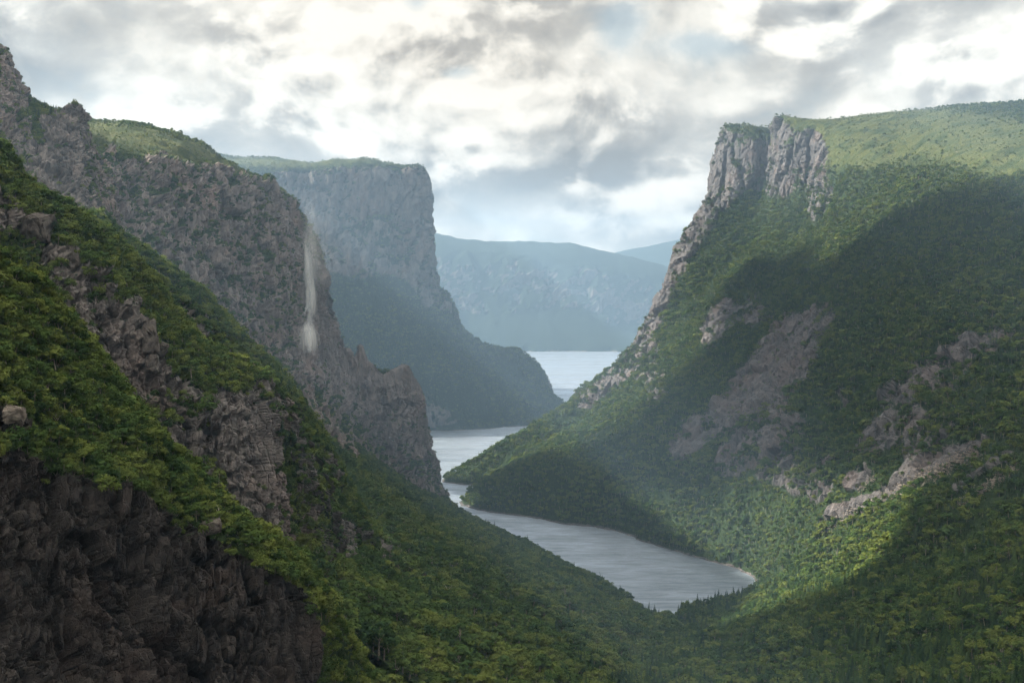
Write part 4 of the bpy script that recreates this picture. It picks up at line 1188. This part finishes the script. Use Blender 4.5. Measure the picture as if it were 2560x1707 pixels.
SHORE = [(1650, 1546, 7, 5, PALE, 'whitish rock in the shallows off the wooded point, left one'), (1657, 1549, 8, 6, PALE, 'whitish rock in the shallows off the wooded point, right one'),
         (1890, 1452, 6, 4, PALE, 'pale stone at the waterline below the dark shore trees'), (1894, 1455, 6, 4, PALE, 'lower pale stone at the waterline below the dark shore trees')]
for px, py, wp_, hp_, mt, lab in SHORE:
    p = WL(px, py); sc = np.linalg.norm(p - CAM) / FPX
    ob = bpy.data.objects.new('shore_rock', block_mesh('shore_rock', rs, wp_ * sc, wp_ * sc * .8, hp_ * sc * 1.3, mt, 0.6))
    ob.location = p + np.array([0, 0, hp_ * sc * .25]); ob['label'] = lab; ob['category'] = 'rock'; ob['group'] = 'rocks at the waterline'
    col.objects.link(ob)

# pale stones along the waterline: uncountable, one mass
V, F = [], []
line = [(1128, 1201), (1175, 1209), (1218, 1214), (1176, 1264), (1250, 1276), (1370, 1297), (1530, 1323), (1700, 1377), (1800, 1405), (1890, 1436)]
for (x0, y0), (x1, y1) in zip(line[:-1], line[1:]):
    for k in range(60):
        u = rs.random(); p = WL(x0 + (x1 - x0) * u, y0 + (y1 - y0) * u + rs.normal(0, .5)) + np.array([rs.normal(0, 2), rs.normal(0, 3), 0.1])
        r = rs.uniform(.7, 2.1)
        pts = p + rs.normal(0, 1, (6, 3)) * np.array([r, r, r * .6]) * .5
        o = len(V)
        oct_ = [p + np.array(q_) * r * rs.uniform(.7, 1.2) for q_ in ((1, 0, 0), (0, 1, 0), (-1, 0, 0), (0, -1, 0), (0, 0, .8), (0, 0, -.8))]
        V += oct_; F += [tuple(o + i for i in f_) for f_ in ((0, 1, 4), (1, 2, 4), (2, 3, 4), (3, 0, 4), (1, 0, 5), (2, 1, 5), (3, 2, 5), (0, 3, 5))]
ob = bpy.data.objects.new('shore_stones', mesh_from('shore_stones', V, F, [PALE])); col.objects.link(ob)
ob['kind'] = 'stuff'; ob['label'] = 'thin line of pale stones along the right shore'; ob['category'] = 'stones'

# scree: angular stones lying on the slope
V, F = [], []
SC = [(2255, 1225, 225, 13, -26, 1500), (2345, 1180, 112, 22, -27, 1900), (2475, 1212, 88, 12, -33, 900), (2175, 1207, 34, 9, -42, 260)]
for bx, by, rx, ry, ang, cnt in SC:
    c, s_ = math.cos(math.radians(ang)), math.sin(math.radians(ang))
    names = [n for n in ('right_massif', 'valley_floor')]
    for k in range(cnt):
        u, v_ = rs.uniform(-1, 1), rs.normal(0, .5)
        px, py = bx + u * rx * c - v_ * ry * s_, by + u * rx * s_ + v_ * ry * c
        best = None
        for nm in names:
            x, y, f = PROJ[nm]
            if 'sub' not in PROJ:
                PROJ['sub'] = {}
            if nm not in PROJ['sub']:
                PROJ['sub'][nm] = np.nonzero((x > 1950) & (x < 2620) & (y > 1050) & (y < 1420))[0]
            sub = PROJ['sub'][nm]
            if not len(sub):
                continue
            d2 = (x[sub] - px) ** 2 + (y[sub] - py) ** 2
            j = sub[np.argmin(d2)]
            if d2.min() < 150 and (best is None or f[j] < best[0]):
                best = (f[j], GRIDS[nm][0].reshape(-1, 3)[j])
        if best is None:
            continue
        p = best[1] + np.array([rs.uniform(-2.2, 2.2), rs.uniform(-2.2, 2.2), 0.45 + rs.uniform(-.3, .5)])
        r = rs.uniform(.5, 1.0) if rs.random() < .85 else rs.uniform(1.0, 1.9)
        o = len(V)
        R = rs.normal(0, 1, (3, 3)); Q, _ = np.linalg.qr(R)
        V += [p + Q @ (np.array(q_) * r * rs.uniform(.7, 1.25)) for q_ in ((1, 0, 0), (0, 1, 0), (-1, 0, 0), (0, -1, 0), (0, 0, .8), (0, 0, -.8))]
        F += [tuple(o + i for i in f_) for f_ in ((0, 1, 4), (1, 2, 4), (2, 3, 4), (3, 0, 4), (1, 0, 5), (2, 1, 5), (3, 2, 5), (0, 3, 5))]
ob = bpy.data.objects.new('scree', mesh_from('scree', V, F, [PALE])); col.objects.link(ob)
ob['kind'] = 'stuff'; ob['label'] = 'grey scree of angular stones running down the right slope'; ob['category'] = 'scree'

# dead trees
SN = [('near_cliff', 446, 1186, 26, 'bleached forked snag on the crest of the foreground cliff'), ('near_cliff', 549, 1308, 30, 'thin bleached snag leaning above the overhanging block'),
      ('left_shore_slope', 1122, 1497, 26, 'pale dead birch among the leafy trees, bottom centre'), ('near_wooded_spur', 890, 1695, 34, 'pale forked dead tree near the bottom edge, left of centre'),
      ('left_shore_slope', 1035, 1335, 18, 'small pale dead tree halfway up the left shore slope'), ('near_wooded_spur', 985, 1620, 26, 'pale dead birch on the shaded side of the near spur')]
for land_, px, py, hp_, lab in SN:
    p, n_ = ground_at(land_, px, py)
    h_ = hp_ * np.linalg.norm(p - CAM) / FPX * 1.5
    e = bpy.data.objects.new('dead_tree', None); e.location = p + np.array([0, -1.0, 0]); e['label'] = lab; e['category'] = 'dead tree'; e['group'] = 'bleached snags'
    e.rotation_euler = (0, rs.normal(0.1, .15), rs.uniform(0, 6)); col.objects.link(e)
    tr_ = tube([(0, 0, -.4), (0.02 * h_, 0, .5 * h_), (0.05 * h_, 0.02 * h_, h_)], [h_ * .022, h_ * .018, h_ * .006], 6)
    o = bpy.data.objects.new('trunk', mesh_from('snag_trunk', *tr_, [SNAG])); o.parent = e; col.objects.link(o)
    for k in range(4):
        z0 = h_ * (.45 + .12 * k); th = rs.uniform(0, 6.28); L = h_ * rs.uniform(.18, .34)
        st_ = np.array([0.03 * h_, 0, z0]); dr = np.array([math.cos(th), math.sin(th), .9]) * L
        br = tube([st_, st_ + dr * .5 + np.array([0, 0, .02 * h_]), st_ + dr], [h_ * .011, h_ * .008, h_ * .003], 5)
        o = bpy.data.objects.new('branch', mesh_from('snag_branch', *br, [SNAG])); o.parent = e; col.objects.link(o)

# spruces that stand clear on the wooded point
PT = [(1691, 1524, 15, 'thin spruce at the very tip of the wooded point'), (1706, 1519, 14, 'short spruce second from the tip of the wooded point'), (1722, 1524, 27, 'tall brownish spruce third from the tip of the wooded point'),
      (1784, 1506, 20, 'spruce on the left of the pair midway along the wooded point'), (1792, 1504, 26, 'tall spruce on the right of the pair midway along the wooded point'), (1803, 1500, 14, 'short spruce just right of the pair on the wooded point'),
      (1854, 1492, 24, 'tall lone dark spruce standing against the water, right of the pair'), (1873, 1494, 18, 'rightmost spruce standing clear against the water')]
for k, (px, py, hp_, lab) in enumerate(PT):
    p, n_ = ground_at('valley_floor', px, py)
    h_ = hp_ * np.linalg.norm(p - CAM) / FPX + 3.0
    add_tree('spruce_tree', SPRUCE[k % 3], p, h_, 1.15, k * 1.1, (0, 0), lab, 'tree', 'spruces along the wooded point')

# ---------------------------------------------------------------- the waterfall
m = bpy.data.materials.new('falling_water'); m.use_nodes = True
t = NT(m.node_tree)
df = t.n('ShaderNodeBsdfDiffuse', {'Color': C4(0.88, 0.89, 0.88)}); tr = t.n('ShaderNodeBsdfTranslucent', {'Color': C4(0.88, 0.89, 0.88)})
mx = t.n('ShaderNodeMixShader', {0: 0.5, 1: df.outputs[0], 2: tr.outputs[0]})
pos = t.n('ShaderNodeNewGeometry').outputs['Position']
nn_ = t.noise(t.vm('MULTIPLY', pos, (1.0, 1.0, 0.10)), 0.8, 4, 0.6)
tp_ = t.n('ShaderNodeBsdfTransparent')
mx2 = t.n('ShaderNodeMixShader', {0: t.ramp(nn_, 0.40, 0.66, 0.04, 0.55), 1: tp_.outputs[0], 2: mx.outputs[0]})
t.n('ShaderNodeOutputMaterial', {'Surface': mx2.outputs[0]})
FALL = m
wf = bpy.data.objects.new('waterfall', None)
wf.location = P(772, 880, 1785); wf['label'] = 'wispy white waterfall blown into mist down the left cliff'; wf['category'] = 'waterfall'
col.objects.link(wf)
bpy.context.view_layer.update()
inv = np.array(wf.location)
PATH = [(764, 612), (763, 640), (764, 664), (767, 697), (775, 724), (773, 750), (763, 775), (757, 800), (764, 832), (771, 858), (775, 880)]
FY = 1768.0
PATH_Y = [ground_at('waterfall_cliff', px, py)[0][1] - 7.0 for px, py in PATH]
PATH_Y = list(np.convolve(np.pad(PATH_Y, 1, mode='edge'), [.25, .5, .25], 'valid') - 4.0)
FY = float(np.median(PATH_Y)) - 4
for k, (dx_, w0_, a0, a1) in enumerate([(0, 1.2, 0, 11), (2.5, 0.9, 1, 7), (-3, 0.6, 2, 7), (5, 0.8, 3, 7), (-5, 0.5, 3, 6), (2, 0.7, 6, 11), (-2, .5, 7, 11)]):
    pts = [P(px + dx_ * (0.4 + 0.12 * j) * (1 if j < 6 else .3), py, PATH_Y[j] - k * 0.8) - inv for j, (px, py) in list(enumerate(PATH))[a0:a1]]
    rad = [w0_ * (0.5 + 0.9 * math.sin(math.pi * (j + .6) / (len(pts) + .2))) for j in range(len(pts))]
    pts = list(hermite(np.array(pts), [5] * (len(pts) - 1))); rad = np.interp(np.linspace(0, 1, len(pts)), np.linspace(0, 1, len(rad)), rad)
    o = bpy.data.objects.new('strand', mesh_from('strand', *tube(pts, rad, 8), [FALL])); o.parent = wf; col.objects.link(o)


m = bpy.data.materials.new('water_spray'); m.use_nodes = True
t = NT(m.node_tree)
fade = t.n('ShaderNodeAttribute', attribute_name='lobe').outputs['Fac']
pos = t.n('ShaderNodeNewGeometry').outputs['Position']
nz_ = t.noise(t.vm('MULTIPLY', pos, (1.0, 1.0, 0.12)), 0.22, 5, 0.6)
df = t.n('ShaderNodeBsdfDiffuse', {'Color': C4(0.96, 0.96, 0.96)}); tr = t.n('ShaderNodeBsdfTranslucent', {'Color': C4(0.96, 0.96, 0.96)})
mx = t.n('ShaderNodeMixShader', {0: 0.5, 1: df.outputs[0], 2: tr.outputs[0]})
tp_ = t.n('ShaderNodeBsdfTransparent')
mx2 = t.n('ShaderNodeMixShader', {0: t.m('MULTIPLY', fade, t.ramp(nz_, 0.30, 0.65, 0.45, 1.0)), 1: tp_.outputs[0], 2: mx.outputs[0]})
t.n('ShaderNodeOutputMaterial', {'Surface': mx2.outputs[0]})
m.cycles.use_transparent_shadow = True
V, F, A = [], [], []
# where the veils hang: centre pixel, spread across, half height, half width (pixels), opacity, how many
for px, py, spx, hh, hw, op, cnt in [(769, 715, 6, 92, 11, 0.95, 16), (762, 730, 11, 96, 15, 0.5, 12), (773, 848, 7, 44, 13, 0.6, 10), (780, 640, 14, 120, 20, 0.14, 8), (800, 640, 12, 110, 26, 0.06, 8)]:
    for k in range(cnt):
        cx, cy = px + rs.normal(0, spx), py + rs.normal(0, hh * .18)
        top_, bot_ = cy - hh * rs.uniform(.7, 1.1), cy + hh * rs.uniform(.7, 1.1)
        Yk = np.interp(cy, [q_[1] for q_ in PATH], PATH_Y) - rs.uniform(1, 16)
        sc = Yk / FPX; th = rs.uniform(-.7, .7); o = len(V); nr_, nc_ = 14, 7
        sway = rs.normal(0, 5)
        for i in range(nr_):
            q_ = i / (nr_ - 1); c = P(cx + sway * math.sin(q_ * 2.6) + 6 * (q_ - .5), top_ + (bot_ - top_) * q_, Yk) - inv
            wd = hw * sc * (0.45 + 0.75 * math.sin(math.pi * min(1, q_ * 1.02)) ** .8)
            for j in range(nc_):
                u = j / (nc_ - 1) * 2 - 1
                V.append(c + np.array([math.cos(th), math.sin(th), 0]) * u * wd + np.array([0, -1, 0]) * 1.5 * (1 - u * u))
                A.append(op * math.cos(u * math.pi / 2) ** 2 * math.sin(math.pi * q_) ** .9)
        for i in range(nr_ - 1):
            for j in range(nc_ - 1):
                F.append((o + i * nc_ + j, o + i * nc_ + j + 1, o + (i + 1) * nc_ + j + 1, o + (i + 1) * nc_ + j))
o = bpy.data.objects.new('spray', mesh_from('spray', V, F, [m], None, A)); o.parent = wf; o['kind'] = 'stuff'; col.objects.link(o)

# ================================================================== unseen cloud layer added overhead, shaped to cast sun patches and shade
CZ = 1750.0
def over(px, py, Y):
    """place in the cloud layer that shades the spot seen at that pixel"""
    p = P(px, py, Y)
    return p + SUNV * ((CZ - p[2]) / SUNV[2])


gx, gy = np.meshgrid(np.arange(-5200, 1800, 38.0), np.arange(-2000, 5000, 38.0), indexing='ij')
q = np.stack([gx.ravel(), gy.ravel(), np.zeros(gx.size)], 1)
cv = 0.34 + 0.85 * fbm(q / 900 + 3.3, 5, 0.55, seed=201)
for px, py, Y, r, wt in CLOUD_GAPS:
    c_ = over(px, py, Y)
    cv -= wt * np.exp(-(((q[:, 0] - c_[0]) ** 2 + (q[:, 1] - c_[1]) ** 2) / (r * r)))
for px, py, Y, r, wt in CLOUD_FILLS:
    c_ = over(px, py, Y)
    cv += wt * np.exp(-(((q[:, 0] - c_[0]) ** 2 + (q[:, 1] - c_[1]) ** 2) / (r * r)))
cv -= 1.5 * smooth01(q[:, 1] + 0.45 * q[:, 0], 850, 1350)
cv -= 0.8 * (smooth01(-q[:, 0], 4700, 5150) + smooth01(q[:, 1], 4600, 4950) + smooth01(q[:, 0], 1300, 1750) + smooth01(-q[:, 1], 1600, 1950))
th = 150 * np.sqrt(np.clip(cv, 0, 1)) * (1 + 0.5 * fbm(q / 260, 4, seed=210))
idx = np.arange(gx.size).reshape(gx.shape)
qd = np.stack([idx[:-1, :-1], idx[1:, :-1], idx[1:, 1:], idx[:-1, 1:]], -1).reshape(-1, 4)
qd = qd[(cv[qd] > 0).any(1)]
used = np.unique(qd); mp = np.zeros(gx.size, int); mp[used] = np.arange(len(used)); qd = mp[qd]
vt = q[used].copy(); vt[:, 2] = CZ + th[used]; vb = q[used].copy(); vb[:, 2] = CZ - 0.45 * th[used] - 0.5
m = bpy.data.materials.new('cloud_white'); m.use_nodes = True
t = NT(m.node_tree)
df = t.n('ShaderNodeBsdfDiffuse', {'Color': C4(0.85, 0.85, 0.85)}); tr = t.n('ShaderNodeBsdfTranslucent', {'Color': C4(1.0, 1.0, 1.0)})
mx = t.n('ShaderNodeMixShader', {0: 0.85, 1: df.outputs[0], 2: tr.outputs[0]})
t.n('ShaderNodeOutputMaterial', {'Surface': mx.outputs[0]})
me = mesh_from('shade_cloud_layer', np.concatenate([vt, vb]), np.concatenate([qd, qd[:, ::-1] + len(used)]), [m])
cl = bpy.data.objects.new('shade_cloud_layer', me); col.objects.link(cl)
cl['kind'] = 'stuff'; cl['label'] = 'unseen broken cloud layer added to shade parts of the valley'; cl['category'] = 'cloud'

# ================================================================== haze
def box_mesh(name, lo, hi):
    v = [(x, y, z) for z in (lo[2], hi[2]) for y in (lo[1], hi[1]) for x in (lo[0], hi[0])]
    f = [(0, 2, 3, 1), (4, 5, 7, 6), (0, 1, 5, 4), (2, 6, 7, 3), (0, 4, 6, 2), (1, 3, 7, 5)]
    return mesh_from(name, v, f, [])


m = bpy.data.materials.new('haze_air'); m.use_nodes = True
t = NT(m.node_tree)
pv = t.n('ShaderNodeVolumePrincipled', {'Color': C4(0.46, 0.70, 1.0), 'Density': 0.000128, 'Anisotropy': 0.2})
t.n('ShaderNodeOutputMaterial', {'Volume': pv.outputs[0]})
me = box_mesh('haze', (-5200, -1300, -62), (5200, 10400, 860)); me.materials.append(m)
hz_ = bpy.data.objects.new('haze', me); col.objects.link(hz_)
hz_['kind'] = 'stuff'; hz_['label'] = 'pale blue haze filling the valley air'; hz_['category'] = 'haze'

print('verts', sum(len(o.data.vertices) for o in bpy.data.objects if o.type == 'MESH'))
